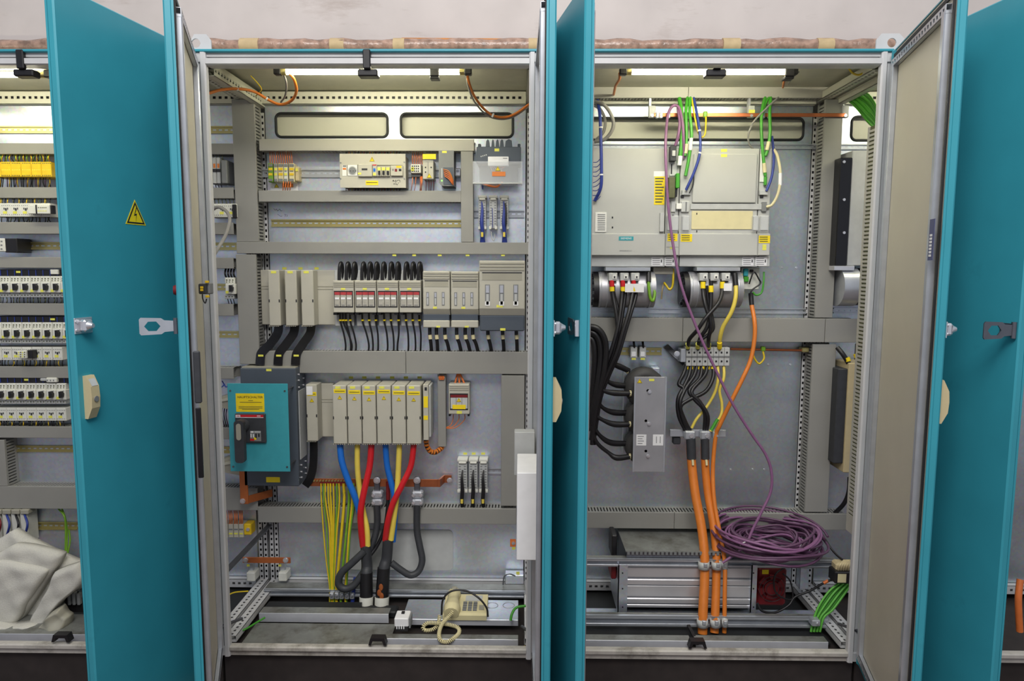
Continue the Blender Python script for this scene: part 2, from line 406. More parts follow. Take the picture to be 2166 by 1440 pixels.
# ------------------------------------------------------------------ doors
DL = .592; DT = .026
def ring_boxes(b, x0, x1, z0, z1, wd, y0, y1, bv=0):
    b.box(x0, x0+wd, y0, y1, z0, z1, bv); b.box(x1-wd, x1, y0, y1, z0, z1, bv)
    b.box(x0+wd, x1-wd, y0, y1, z0, z0+wd, bv); b.box(x0+wd, x1-wd, y0, y1, z1-wd, z1, bv)
class Door:
    def __init__(s, ci, side, deg, label):
        s.side = side; hx = (-1.8+1.2*ci) + (.008 if side > 0 else 1.192)
        s.h = Vector((hx, -.006, 0)); s.ang = math.radians(-deg*side)
        zb, zt = .004, ZT-.004; X = lambda u: u*side
        b = B(); b.box(X(0), X(DL), -DT, -.004, zb, zt, .004); ring_boxes(b, min(X(0), X(DL)), max(X(0), X(DL)), zb, zt, .004, -.006, 0)
        o = s.o = b.obj('door', 'teal', CABS[ci], label); o.location = s.h; o.rotation_euler[2] = s.ang
        x0, x1 = sorted((X(.005), X(DL-.005)))
        b = B(); b.box(x0, x1, -.0045, -.002, zb+.005, zt-.005); b.obj('inner_panel', 'door_inner', o)
        x0, x1 = sorted((X(.016), X(DL-.016)))
        b = B(); ring_boxes(b, x0, x1, zb+.016, zt-.016, .010, -.003, .003); b.obj('seal', 'rubber', o)
        x0, x1 = sorted((X(.040), X(DL-.042)))
        b = B(); wd = .026
        b.box(x0, x0+wd, -.003, .016, zb+.055, zt-.055, .003); b.box(x1-wd, x1, -.003, .016, zb+.055, zt-.055, .003)
        b.obj('tube_frame', 'zinc_rail', o)
        for z0, z1 in ((zb+.04, zb+.066), (zt-.066, zt-.04)):
            b = B(); holed_bar(b, x0, x1, z0, z1, .014, -.002); b.obj('frame_crossbar', 'zinc_rail', o)
        for z in (.25, 1.1, 1.95):
            b = B(); b.cyl((X(-.004), -.006, z-.03), (X(-.004), -.006, z+.03), .0065, 10); b.box(X(-.004), X(.02), -.004, .002, z-.02, z+.02); b.obj('hinge', 'zinc_rail', o)
    def loc(s, px, py, y=-DT):
        """pixel -> local coordinates on the door's sheet plane at local depth y"""
        r = _f*FPX + _r*(px-1083) - _u*(py-720)
        M = Matrix.Rotation(-s.ang, 3, 'Z'); o = M @ (CAM-s.h); d = M @ r
        return o + d*((y-o.y)/d.y)
    def staple(s, z):
        X = lambda u: u*s.side; b = B(); xe = DL-.035
        b.box(X(xe-.028), X(xe+.034), -DT-.003, -DT, z-.022, z+.022, .001)
        b.box(X(xe-.012), X(xe+.02), -DT-.022, -DT-.003, z-.017, z+.017, .005)
        b.cyl((X(xe+.004), -DT-.022, z), (X(xe+.004), -DT-.034, z), .013, 12, .006)
        for dz in (-.012, .012): b.cyl((X(xe+.027), -DT-.003, z+dz), (X(xe+.027), -DT-.006, z+dz), .005, 10)
        b.obj('hasp_staple', 'chrome', s.o)
    def hasp(s, z, out=True):
        X = lambda u: u*s.side; b = B(); xe = DL-.012
        b.box(X(xe-.05), X(xe), -DT-.003, -DT, z-.017, z+.017, .001); b.cyl((X(xe), -DT-.006, z-.022), (X(xe), -DT-.006, z+.022), .0065, 10)
        for u in (.015, .036): b.cyl((X(xe-u), -DT-.003, z), (X(xe-u), -DT-.006, z), .005, 10)
        b.obj('hasp_leaf', 'steel_dark' if out else 'chrome', s.o)
        n = 6; L = .088
        hexa = [(-.056+.020*math.cos(math.pi*i/3), z+.015*math.sin(math.pi*i/3)) for i in range(6)]
        prof = [(0, z-.014), (0, z+.014), (-.026, z+.016), (-.034, z+.022), (-L+.004, z+.024), (-L, z+.019), (-L, z-.019), (-L+.004, z-.024), (-.034, z-.022), (-.026, z-.016)]
        p = plate(prof, [hexa], -.0015, .0015, 'hasp_plate', 'zinc_rail' if s is not None and s.ang > -1.3 else 'steel_dark', s.o)  # paler metal on door B paints in the light its plate catches
        if out: p.rotation_euler[2] = math.pi/2*s.side; p.location = (X(xe), -DT-.008, 0)
        else: p.location = (X(xe), -DT-.008, 0)
    def handle(s, z0, z1):
        X = lambda u: u*s.side; b = B(); xa, xb = DL-.050, DL-.020; zm = (z0+z1)/2
        poly = [(-DT, z0), (-DT-.010, z0), (-DT-.024, zm-.03), (-DT-.026, zm), (-DT-.024, zm+.03), (-DT-.010, z1), (-DT, z1)]
        b.prism(poly, X(xa), X(xb), 'x'); h = b.obj('handle', 'beige', s.o)
        b = B(); b.cyl((X((xa+xb)/2), -DT-.025, zm-.005), (X((xa+xb)/2), -DT-.028, zm-.005), .008, 12); b.obj('lock', 'mid_grey', s.o)
        b = B(); b.add([(X(xa+.004), -DT-.0245, zm+.032), (X(xb-.004), -DT-.0245, zm+.032), (X(xb-.004), -DT-.0115, z1-.004), (X(xa+.004), -DT-.0115, z1-.004)], [(0, 1, 2, 3)]); b.obj('name_strip', 'light_grey', s.o)
dA = Door(0, -1, 80.2, 'outer teal face with a yellow high-voltage triangle')
dB = Door(1, 1, 69.6, 'edge-on door with a steel hasp sticking out')
dC = Door(1, -1, 90.3, 'edge-on door carrying white sheet-metal pockets')
dD = Door(2, 1, 79.2, 'outer teal face in deep shade')
dE = Door(2, -1, 76.2, 'cream inner face with zinc tube frame')
dF = Door(3, 1, 82, 'outer teal face cut by the picture edge')
dX = Door(0, 1, 100, 'door beyond the picture edge') if False else None
zA = dA.loc(157, 690).z; hz0, hz1 = dA.loc(165, 890).z, dA.loc(165, 797).z
for d in (dA, dC, dE): d.staple(zA); d.handle(hz0, hz1)
dB.hasp(zA); dD.hasp(zA, False); dF.hasp(zA)
# warning triangle on door A
def triangle(parent, c, h, m='yellow', rot=None, bolt=True, y=0):
    """yellow warning triangle with dark border, lying in local XZ at c, facing -Y"""
    def tri(k): return [(c[0]-h*.57*k, c[2]-h*.33*k-0*h), (c[0]+h*.57*k, c[2]-h*.33*k), (c[0], c[2]+h*.66*k)]
    b = B(); b.prism(tri(1), c[1]-.0006, c[1]); t = b.obj('warning_triangle', 'yellow', parent)
    b = B(); o, i = tri(.88), tri(.70)
    V = [(x, c[1]-.0009, z) for x, z in o+i]; b.add(V, [(0, 1, 4, 3), (1, 2, 5, 4), (2, 0, 3, 5)])
    if bolt:
        z = c[2]; x = c[0]; s = h
        pl = [(x+.05*s, z+.36*s), (x-.09*s, z+.02*s), (x+.03*s, z+.05*s), (x-.01*s, z-.24*s), (x+.07*s, z+.12*s), (x-.03*s, z+.09*s), (x+.09*s, z+.36*s)]
        b.prism(pl, c[1]-.0011, c[1]-.0009)
    b.obj('triangle_print', 'ink', parent)
p = dA.loc(286, 452); h = abs(dA.loc(286, 420).z-dA.loc(286, 473).z)
triangle(dA.o, (p.x, -DT-.0003, p.z-.008), h)
# red lamp on the outside of door B
p = dB.loc(382, 612); b = B(); b.cyl((DL-.05, -DT, p.z), (DL-.05, -DT-.012, p.z), .017, 14, .012); b.obj('indicator_button', 'dark_red', dB.o)
# lifting eyes on the roof corners
for nm, (x0, x1, y0, y1, hx, hy) in (('left', (404, 447, 70, 108, 415, 95)), ('right', (1853, 1915, 68, 107, 1886, 88))):
    a = R(x0, y0, x1, y1, .03); hc = P(hx, hy, .03); w_ = a[1]-a[0]; hh = a[3]-a[2]
    out = [(a[0], ZT+.004), (a[1], ZT+.004), (a[1], ZT+.004+hh*.65), (a[1]-w_*.22, ZT+.004+hh), (a[0]+w_*.18, ZT+.004+hh), (a[0], ZT+.004+hh*.65)]
    n = 16; hole = [(hc.x+.0155*math.cos(2*math.pi*i/n), ZT+.004+hh*.5+.0155*math.sin(2*math.pi*i/n)) for i in range(n)]
    ci = 1 if nm == 'left' else 2
    t = thing('lifting_eye', 'pale steel lifting eye bolted on the roof corner at far %s' % nm, 'lifting eye', 'lifting eyes')
    plate(out, [hole], .028, .033, 'eye_plate', 'frame_grey', t)
    b = B(); b.box(a[0], a[1], .033, .085, ZT+.004, ZT+.008); b.obj('foot', 'frame_grey', t)
    b = B(); b.cyl(((a[0]+a[1])/2, .06, ZT+.008), ((a[0]+a[1])/2, .06, ZT+.018), .011, 6); b.obj('bolt', 'zinc_rail', t)
# plastic-wrapped pipe along the wall
t = thing('wrapped_pipe', 'brown pipe wrapped in shiny plastic film along the white wall', 'pipe')
for (xa, xb) in ((-40, 110), (430, 1160), (1250, 1900)):
    pts = []; k = int((xb-xa)/28)+2
    b = B()
    for i in range(k):
        px = xa+(xb-xa)*i/(k-1); pts.append(P(px, 97+random.uniform(-1.6, 1.6), .60))
    b.tube(pts, .027, 10, 3, rad=[.028+random.uniform(-.007, .005) for _ in pts]); b.obj('film_sleeve', 'wrap', t)
for px, wd in ((530, 40), (715, 30), (845, 24), (1135, 34), (1545, 36), (1743, 34)):
    b = B(); b.cyl(P(px-wd/2, 97, .60), P(px+wd/2, 97, .60), .031, 12); b.obj('tape_band', 'masking_tape', t)
b = B(); b.cyl(P(850, 88, .60), P(1110, 90, .60), .016, 10); b.obj('foam_strip', 'foam_orange', t)
# ------------------------------------------------------------------ interior lamps
def lamp(px0, px1, py, ends, label, Y=.13, holder=(914, 1676)):
    t = thing('cabinet_lamp', label, 'lamp', 'fluorescent cabinet lamps')
    p0, p1 = P(px0, py, Y), P(px1, py, Y)
    b = B(); b.cyl(p0, p1, .0095, 12); b.obj('lamp_tube', 'tube_on', t)
    for p, s in ((p0, -1), (p1, 1)):
        b = B(); b.cyl(p+Vector((s*.018, 0, 0)), p, .012, 12); b.obj('tube_end', 'brass_rail', t)
        b = B(); b.box(p.x+s*.018, p.x+s*.044, Y-.014, Y+.014, p.z-.012, p.z+.014, .003); b.obj('end_cap', 'black', t)
    b = B(); b.box(p0.x-.02, p1.x+.02, Y-.02, Y+.02, p0.z+.020, p0.z+.036, .003); b.obj('lamp_body', 'cream', t)
    for px in ends:
        q = P(px, py, Y); b = B(); b.box(q.x-.017, q.x+.017, Y-.022, Y-.013, q.z-.02, q.z+.03, .003); b.box(q.x-.017, q.x+.017, Y-.016, Y+.02, q.z-.028, q.z-.018, .002)
        b.cyl((q.x, Y-.024, q.z+.01), (q.x, Y-.02, q.z+.01), .005, 8); b.obj('lamp_clip', 'black', t)
lamp(606, 972, 152, (920,), 'lit fluorescent tube under the roof, orange cables hanging from both ends')
lamp(1336, 1660, 152, (1667,), 'lit fluorescent tube above the long grey top trunking')
lamp(-330, 86, 158, (), 'lit fluorescent tube left of the door with the high-voltage triangle')
lamp(1960, 2240, 152, (), 'lit fluorescent tube hidden behind the open door at right')
# ================================================================== building blocks for cabinet contents
def PZ(px, py, z):
    r = _f*FPX + _r*(px-1083) - _u*(py-720); return CAM + r*((z-CAM.z)/r.z)
def duct(x0, y0, x1, y1, label, Y=.452, back=YP, seam=None, m='duct', vert=None, group='cable ducts', name='cable_duct'):
    a = R(x0, y0, x1, y1, Y); t = thing(name, label, 'cable duct', group)
    X0, X1, Z0, Z1 = a; vert = (Z1-Z0) > (X1-X0) if vert is None else vert
    segs = [(X0, X1)] if not seam else []
    if seam:
        e = [X0]+[P(s, (y0+y1)/2, Y).x for s in seam]+[X1]
        segs = [(e[i]+(.0015 if i else 0), e[i+1]) for i in range(len(e)-1)]
    for (u, v) in segs:
        b = B(); b.box(u, v, Y, Y+.004, Z0, Z1, .0015)
        if vert: b.box(u, u+.002, Y+.003, Y+.012, Z0, Z1); b.box(v-.002, v, Y+.003, Y+.012, Z0, Z1)
        else: b.box(u, v, Y+.003, Y+.012, Z0, Z0+.002); b.box(u, v, Y+.003, Y+.012, Z1-.002, Z1)
        b.obj('cover', m, t)
    b = B(); b.box(X0+.002, X1-.002, back-.003, back-.0005, Z0+.002, Z1-.002)
    if vert:
        for u in (X0+.002, X1-.004):
            b.box(u, u+.002, back-.016, back-.003, Z0, Z1)
            n = int((Z1-Z0)/.0135)
            for i in range(n): b.box(u, u+.002, Y+.006, back-.016, Z0+i*.0135, Z0+i*.0135+.008)
    else:
        for u in (Z0+.002, Z1-.004):
            b.box(X0, X1, back-.016, back-.003, u, u+.002)
            n = int((X1-X0)/.0135)
            for i in range(n): b.box(X0+i*.0135, X0+i*.0135+.008, Y+.006, back-.016, u, u+.002)
    b.obj('slotted_trough', m, t); return t
def rail(x0, y0, x1, y1, label, Y=YP-.0005, m='zinc_rail', group='mounting rails'):
    a = R(x0, y0, x1, y1, Y-.008); X0, X1, Z0, Z1 = a; h = Z1-Z0; t = .0012
    b = B(); Yb = Y
    b.box(X0, X1, Yb-.0075, Yb-.0075+t, Z1-h*.14, Z1); b.box(X0, X1, Yb-.0075, Yb-.0075+t, Z0, Z0+h*.14)
    b.box(X0, X1, Yb-.0075, Yb, Z1-h*.14-t, Z1-h*.14); b.box(X0, X1, Yb-.0075, Yb, Z0+h*.14, Z0+h*.14+t)
    zc = (Z0+Z1)/2; sh = h*.09
    b.box(X0, X1, Yb-t, Yb, Z0+h*.14, zc-sh); b.box(X0, X1, Yb-t, Yb, zc+sh, Z1-h*.14)
    x = X0
    while x < X1: b.box(x, min(x+.010, X1), Yb-t, Yb, zc-sh, zc+sh); x += .025
    return b.obj('din_rail', m, None, label, 'mounting rail', group)
def cable(pts, rpx, m, label, name='cable', cat='cable', group=None, n=8, res=6, parts=(), rad=None, flat=None, parent=None):
    """pts: (px,py,Y); rpx radius in photo pixels"""
    V = [P(*p) for p in pts]; Ym = sum(p[2] for p in pts)/len(pts)
    b = B(); b.tube(V, rpx*mpp(Ym), n, res, rad=[q*mpp(Ym) for q in rad] if rad else None, flat=flat)
    if parent is not None: return b.obj(name, m, parent)
    if not parts: return b.obj(name, m, None, label, cat, group)
    t = thing(name, label, cat, group); b.obj('sheath', m, t)
    for nm, mm, (p0, p1), rp in parts:
        q0, q1 = P(*p0), P(*p1); b = B(); b.cyl(q0, q1, rp*mpp(p0[2]), 10); b.obj(nm, mm, t)
    return t
def tag(parent, x0, y0, x1, y1, Y, m='yellow_tag', name='yellow_tag'):
    b = B(); b.pbox(x0, y0, x1, y1, Y-.0008, .0008); return b.obj(name, m, parent)
def tri_px(parent, px, py, hpx, Y, bolt=True):
    c = P(px, py, Y); triangle(parent, (c.x, Y, c.z), hpx*mpp(Y), bolt=bolt)
def pcyl(b, px, py, Y, rpx, depth, n=12, r2=None):
    c = P(px, py, Y); r = rpx*mpp(Y); return b.cyl((c.x, Y, c.z), (c.x, Y+depth, c.z), r, n, None if r2 is None else r2*mpp(Y))
def scribble(parent, pts, Y, m, r=.0009):
    b = B(); b.tube([P(x, y, Y-.0006) for x, y in pts], r, 5, 3); return b.obj('handwriting', m, parent)
ORD = ['first', 'second', 'third', 'fourth', 'fifth', 'sixth', 'seventh', 'eighth', 'ninth', 'tenth', 'eleventh', 'twelfth']
# ================================================================== power cabinet: ducts and rails
duct(495, 210, 542, 511, 'tall grey vertical duct standing left of the breaker panel')
duct(503, 538, 545, 770, 'grey vertical duct between the main switch and the long middle duct')
duct(548, 294, 1003, 319, 'grey horizontal duct just under the two black-edged openings', m='duct_lit')
duct(547, 403, 975, 427, 'grey horizontal duct just below the breaker panel')
duct(975, 320, 1001, 512, 'short vertical duct left of the clear-covered contactor')
duct(500, 512, 1118, 537, 'long grey horizontal duct above the row of fuse switches')
duct(547, 743, 1118, 790, 'wide grey horizontal duct below the fuse switches, with a seam', seam=[858])
duct(546, 1074, 1092, 1107, 'grey horizontal duct behind the red, yellow and blue cables')
duct(1060, 794, 1109, 1070, 'grey vertical duct left of the white door pocket')
duct(926, 792, 943, 945, 'narrow vertical duct right of the covered fuse strip', Y=.475)
rail(553, 357, 720, 375, 'zinc rail behind the orange-wired terminals'); rail(858, 357, 976, 375, 'zinc rail behind the dark grey power supply')
rail(573, 464, 976, 480, 'brassy empty rail with slots, across the bare plate', m='brass_rail')
rail(1003, 444, 1109, 460, 'bright rail behind the three blue-wired connectors')
rail(1030, 990, 1062, 1003, 'short zinc rail right of the three black-wired connectors')
# ---- terminals with orange wires
tr = [('yg_green', 567, 577), ('cream', 579, 587), ('ivory', 588, 599), ('offwhite', 600, 608), ('ivory', 611, 622)]
for i, (m, x0, x1) in enumerate(tr):
    t = thing('terminal_block', '%s terminal from the left in the orange-wired strip' % ORD[i], 'terminal block', 'orange-wired terminals')
    b = B(); b.pbox(x0, 345, x1, 385, .485, .045, .002); b.obj('housing', m, t)
    b = B(); b.pbox(x0+1, 347, x1-1, 352, .482, .004); b.pbox(x0+1, 378, x1-1, 383, .482, .004); b.pbox(x0+2, 361, x1-2, 362.5, .483, .003); b.obj('clamp_screw', 'mid_grey', t)
    b = B(); b.pbox(x0+1, 355, x1-1, 360, .4835, .002); b.pbox(x0+1, 366, x1-1, 371, .4835, .002); b.obj('marker', 'yellow_tag' if i % 2 else 'relay_yellow', t)
t = thing('end_clamp', 'beige end clamp closing the orange-wired terminal strip', 'end clamp'); b = B(); b.pbox(624, 352, 632, 383, .49, .04, .003); b.obj('clamp_body', 'beige', t)
b = B(); b.pbox(625, 356, 630, 362, .487, .003); b.obj('clamp_marker', 'yellow_tag', t)
for i in range(11):
    x = 572+i*4.6; cable([(x+random.uniform(-3, 3), 318, .50), (x-1, 332, .475), (x, 346, .487)], .9, 'orange_wire', 'orange wire dropping from the duct into the left terminal strip', 'wire', 'wire', 'orange wires at the left terminals', n=5, res=4)
for i in range(4):
    x = 600+i*5; cable([(x, 384, .487), (x-1, 395, .475), (x-2, 406, .50)], .9, 'orange_wire', 'orange wire leaving the left terminal strip downwards', 'wire', 'wire', 'orange wires at the left terminals', n=5, res=4)
t = thing('warning_sticker', 'white sticker with orange triangle under the orange-wired terminals', 'sticker')
b = B(); b.pbox(572, 387, 630, 403, YP-.001, .001); b.obj('sticker_sheet', 'paper', t); tri_px(t, 585, 394, 9, YP-.0012, False); tag(t, 597, 388, 620, 396, YP-.001, 'orange', 'orange_field')
# ---- breaker panel
t = thing('breaker_panel', 'cream breaker panel with a socket, a yellow triangle and small switches', 'breaker panel')
Yb = .43
a = R(719, 325, 858, 397, Yb); ww = R(724, 349, 852, 371.5, Yb)
plate([(a[0], a[2]), (a[1], a[2]), (a[1], a[3]), (a[0], a[3])], [[(ww[0], ww[2]), (ww[1], ww[2]), (ww[1], ww[3]), (ww[0], ww[3])]], Yb, Yb+.003, 'front_plate', 'cream', t)
b = B(); b.pbox(721, 327, 856, 395, Yb+.003, .10, .002); b.obj('panel_box', 'cream_dark', t)
b = B(); b.pbox(724, 349, 733, 372, Yb-.001, .02); b.obj('fuse_module', 'white', t)
tag(t, 725, 349.5, 732, 353, Yb-.001, 'mid_grey', 'fuse_mark'); tag(t, 725, 355, 732, 359, Yb-.001, 'orange', 'fuse_mark')
b = B(); b.pbox(735, 349, 756, 372, Yb-.002, .02, .001); b.obj('socket_plate', 'white', t)
b = B(); pcyl(b, 745.5, 360, Yb-.004, 9, .004, 18); s_ = b.obj('socket', 'light_grey', t)
b = B(); pcyl(b, 745.5, 360.5, Yb-.0046, 7.4, .001, 18); b.obj('socket_well', 'mid_grey', s_)
b = B()
for q in (741.5, 747, 752): pcyl(b, q, 361.5, Yb-.0054, 1, .001, 8)
b.obj('socket_holes', 'ink', s_)
b = B(); b.pbox(757, 347, 787, 373.5, Yb-.010, .03, .002); b.obj('residual_current_switch', 'cream', t); tag(t, 765, 356, 777, 360, Yb-.010, 'ink', 'toggle'); tag(t, 757, 365, 764, 369, Yb-.010)
b = B(); b.pbox(788, 347, 797, 373, Yb-.010, .03, .002); b.obj('breaker', 'cream', t); tag(t, 789.5, 356, 794, 363, Yb-.010, 'blue', 'test_button'); tag(t, 788, 348, 796, 350, Yb-.010, 'red', 'red_line'); tag(t, 789, 366, 795, 371, Yb-.010)
for i in range(3):
    x = 797.5+i*9.2
    b = B(); b.pbox(x, 353, x+8.6, 373, Yb-.010, .03, .002); q = b.obj('breaker', 'cream', t)
    b = B(); b.pbox(x+2, 361, x+6.5, 369, Yb-.016, .007, .001); b.obj('toggle', 'black', q); tag(q, x+1, 354, x+8, 360, Yb-.010)
b = B(); b.pbox(826, 350, 852, 372, Yb-.010, .03, .002); q = b.obj('breaker', 'cream', t)
tag(q, 829.5, 357, 833, 361, Yb-.010, 'mid_grey', 'button'); tag(q, 835, 357, 840, 363, Yb-.010, 'dark_red', 'button'); tag(q, 843.5, 357, 849, 362, Yb-.010, 'ink', 'button'); tag(q, 838, 350.5, 849, 355, Yb-.010, 'relay_yellow')
tri_px(t, 787, 338, 10, Yb-.0005)
tag(t, 773.5, 382, 800, 391.5, Yb, 'yellow', 'warning_label'); tag(t, 775, 385.5, 798, 386.5, Yb-.001, 'ink', 'label_print')
scribble(t, [(831, 380.5), (831.4, 384), (832.6, 380.6), (833.6, 384)], Yb, 'ink'); scribble(t, [(835.4, 384), (837, 380.6), (838.2, 383.4), (836.4, 385.6)], Yb, 'ink'); scribble(t, [(840.4, 383.2), (840.6, 381.2), (845.6, 381), (845.8, 385.6)], Yb, 'ink')
scribble(t, [(832, 388), (833.4, 389.6), (835, 388), (837, 389.4), (838.6, 388.2), (840, 391), (841, 390)], Yb, 'ink'); scribble(t, [(842.8, 385.6), (842.6, 388.6)], Yb, 'ink')
for px, py in ((720.5, 344), (720.5, 378), (855, 343), (855, 378)):
    b = B(); pcyl(b, px, py, Yb-.002, 1.6, .002, 8); b.obj('screw', 'mid_grey', t)
for i in range(19):
    x = 732+i*6.3; m = ['black', 'orange_wire', 'yg_yellow', 'dark_red', 'black', 'orange_wire', 'red'][i % 7]
    cable([(x, 394, .5), (x, 401, .49), (x, 408, .5)], .8, m, 'short wire between the breaker panel and the duct below it', 'wire', 'wire', 'wires around the breaker panel', n=5, res=3)
    cable([(x+1, 316, .5), (x, 322, .49), (x, 330, .5)], .8, m, 'short wire between the breaker panel and the duct above it', 'wire', 'wire', 'wires around the breaker panel', n=5, res=3)
# ---- contactor and relay beside the panel
t = thing('contactor', 'small grey contactor with a yellow dot strip, right of the breaker panel', 'contactor')
b = B(); b.pbox(869, 347, 890, 366, .46, .06, .002); b.obj('housing', 'offwhite', t); b = B(); b.pbox(869, 366, 890, 374, .475, .05, .002); b.obj('terminal_base', 'mid_grey', t)
for r_ in range(3):
    for q in range(4): tag(t, 871+q*4.2, 350+r_*5.2, 873.4+q*4.2, 353+r_*5.2, .46, 'ink', 'terminal_hole')
tag(t, 869.5, 353.5, 876, 362, .46)
t = thing('safety_relay', 'cream relay under a yellow label plate, left of the power supply', 'relay')
b = B(); b.pbox(894, 339, 917, 379, .45, .075, .002); b.obj('housing', 'cream', t); tag(t, 894, 325.5, 922, 336.5, .448, 'yellow', 'label_plate')
b = B(); b.pbox(905.2, 341, 905.8, 378, .4485, .002); b.obj('seam', 'mid_grey', t)
for x, y in ((900, 354), (900, 364), (912, 354)): tag(t, x-1.4, y-1.5, x+1.4, y+1.5, .45, 'ink', 'indicator')
for x in range(896, 917, 3): tag(t, x, 341, x+1.5, 343, .45, 'mid_grey', 'terminal_hole')
tri_px(t, 908, 373, 10, .449, False)
for i in range(6):
    x = 873+i*4; cable([(x+1, 318, .5), (x-1, 333, .47), (x, 348, .475)], .8, 'orange_wire', 'orange wire above the small contactor', 'wire', 'wire', 'orange wires at the contactor and relay', n=5, res=4)
for i, (x, x2) in enumerate(((873, 869), (880, 876), (889, 888), (891, 891), (893, 890), (899, 901), (906, 907), (911, 911), (916, 917))):
    cable([(x, 373, .48), ((x+x2)/2+1, 388, .465), (x2, 406, .5)], 1.0 if 1 < i < 5 else .7, 'orange_wire' if i < 5 else 'dark_red', 'red-orange wire below the contactor and relay', 'wire', 'wire', 'orange wires at the contactor and relay', n=5, res=4)
# ---- power supply
t = thing('power_supply', 'dark grey power supply with orange wires in its open bay', 'power supply')
a = R(928, 318, 960, 393, .43); b = B()
b.prism([(a[0], a[3]), (a[1], a[3]), (a[1], a[2]), (a[0]+.012, a[2]), (a[0], a[2]+.012)], .43, .53); b.obj('housing', 'mid_grey', t)
b = B(); b.pbox(937.5, 354, 959, 390, .428, .003); b.obj('terminal_bay', 'dark_grey', t); tag(t, 935, 319, 945, 323.5, .43); tag(t, 933.5, 356, 935.5, 376, .429, 'light_grey', 'slot')
b = B(); pcyl(b, 934.5, 382, .428, 1.6, .003, 8); b.obj('indicator_lamp', 'led_green', t)
for i in range(5):
    cable([(938+i*.6, 358+i*3.6, .424), (949, 362+i*4, .415), (957, 377+i*3, .42), (960, 392, .44)], .9, 'orange' if i < 2 else 'orange_wire', 'orange wire curving in the power supply bay', 'wire', 'wire', 'wires in the power supply', n=5)
t = thing('rail_stop', 'bright metal rail stop between the power supply and the short duct', 'rail stop'); b = B(); b.pbox(962, 355, 975, 373, .49, .035, .004); b.obj('stop_body', 'chrome', t); b = B(); pcyl(b, 968, 361, .487, 3, .004, 10); b.obj('screw', 'steel_dark', t)
# ---- contactor with clear cover
t = thing('power_contactor', 'large dark grey contactor with a white label plate and clear lower cover', 'contactor')
b = B(); b.pbox(1008, 310, 1102, 346, .40, .12, .003); b.pbox(1014, 346, 1096, 388, .47, .05, .003); b.obj('housing', 'dark_grey', t)
for x0, x1 in ((1027, 1036), (1039, 1046), (1048, 1056), (1057, 1066), (1068, 1084)):
    b = B(); a = R(x0, 294, x1, 312, .42); b.prism([(a[0], a[2]), (a[1], a[2]), (a[1]-.003, a[3]-.006), (a[0]+(a[1]-a[0])*.5, a[3]), (a[0]+.003, a[3]-.008)], .42, .47); b.obj('terminal_shroud', 'dark_grey', t)
for x in (1014, 1098):
    b = B(); b.pbox(x-3, 304, x+3, 312, .44, .03, .002); b.obj('mounting_lug', 'dark_grey', t)
tag(t, 1046, 314, 1056, 320, .40); [tag(t, 1016.5+k*3.6, 329.6-k*1.1, 1018.8+k*3.6, 332-k*1.1, .40, 'light_grey', 'faint_print') for k in range(4)]
b = B(); b.pbox(1032, 331, 1076, 351, .388, .013, .002); b.obj('label_plate', 'paper', t); tag(t, 1064, 334, 1073, 335.5, .388, 'mid_grey', 'label_print')
b = B(); b.pbox(1000, 341, 1105, 389, .385, .0015); a = R(1000, 341, 1105, 389, .385); b.box(a[0], a[1], .385, .44, a[2], a[2]+.0015); b.obj('clear_cover', 'clear', t)
b = B(); a = R(1000, 386, 1105, 389, .38); b.box(a[0], a[1], .38, .386, a[2], a[3], .001); b.obj('cover_lip', 'light_grey', t)
tri_px(t, 1053, 358, 10, .3845, False); tag(t, 1041, 363, 1069, 372.5, .3845, 'orange', 'warning_label')
for i in range(6): cable([(1036+i*2.5 if i < 3 else 1059+i*2.5, 351, .44), (1038+i*5, 356, .43), (1043+i*3.4, 366, .45)], 1, 'orange_wire', 'pink-orange wire behind the clear contactor cover', 'wire', 'wire', 'wires in the contactor', n=5)
cable([(1021, 388, .46), (1035, 393, .44), (1050, 395, .43), (1058, 390, .45), (1062, 386, .47)], 2.2, 'orange_wire', 'orange wire bundle sagging under the clear cover', 'wire_bundle', 'wires', n=6)
cable([(1021, 391, .5), (1021, 400, .49)], 1.2, 'navy', 'tiny dark stub with a ring below the clear cover', 'wire', 'wire')
# ---- three slim connectors with blue wires (upper) and black wires (lower)
def connector(x0, x1, y0, y1, wm, label, group, wires=True, tagy=None):
    t = thing('harness_connector', label, 'connector', group); w_ = x1-x0; h = y1-y0
    b = B(); b.pbox(x0+1, y0+h*.12, x1-1, y1-h*.14, .48, .04, .002); b.obj('housing', 'light_grey', t)
    b = B(); b.pbox(x0, y0, x1, y0+h*.07, .475, .05, .002); b.pbox(x0+w_*.12, y0+h*.07, x1-w_*.12, y0+h*.13, .472, .05, .003); b.obj('top_latch', 'offwhite', t)
    b = B(); b.pbox(x0, y1-h*.2, x0+w_*.3, y1-h*.12, .475, .04, .002); b.pbox(x1-w_*.3, y1-h*.2, x1, y1-h*.12, .475, .04, .002); b.obj('bottom_latch', 'offwhite', t)
    b = B()
    for r_ in range(9):
        yy = y0+h*(.18+r_*.068); b.pbox(x0+w_*.15, yy, x0+w_*.36, yy+h*.022, .479, .002); b.pbox(x1-w_*.36, yy, x1-w_*.15, yy+h*.022, .479, .002)
    b.obj('contact_slots', 'mid_grey', t, kind='stuff'); return t
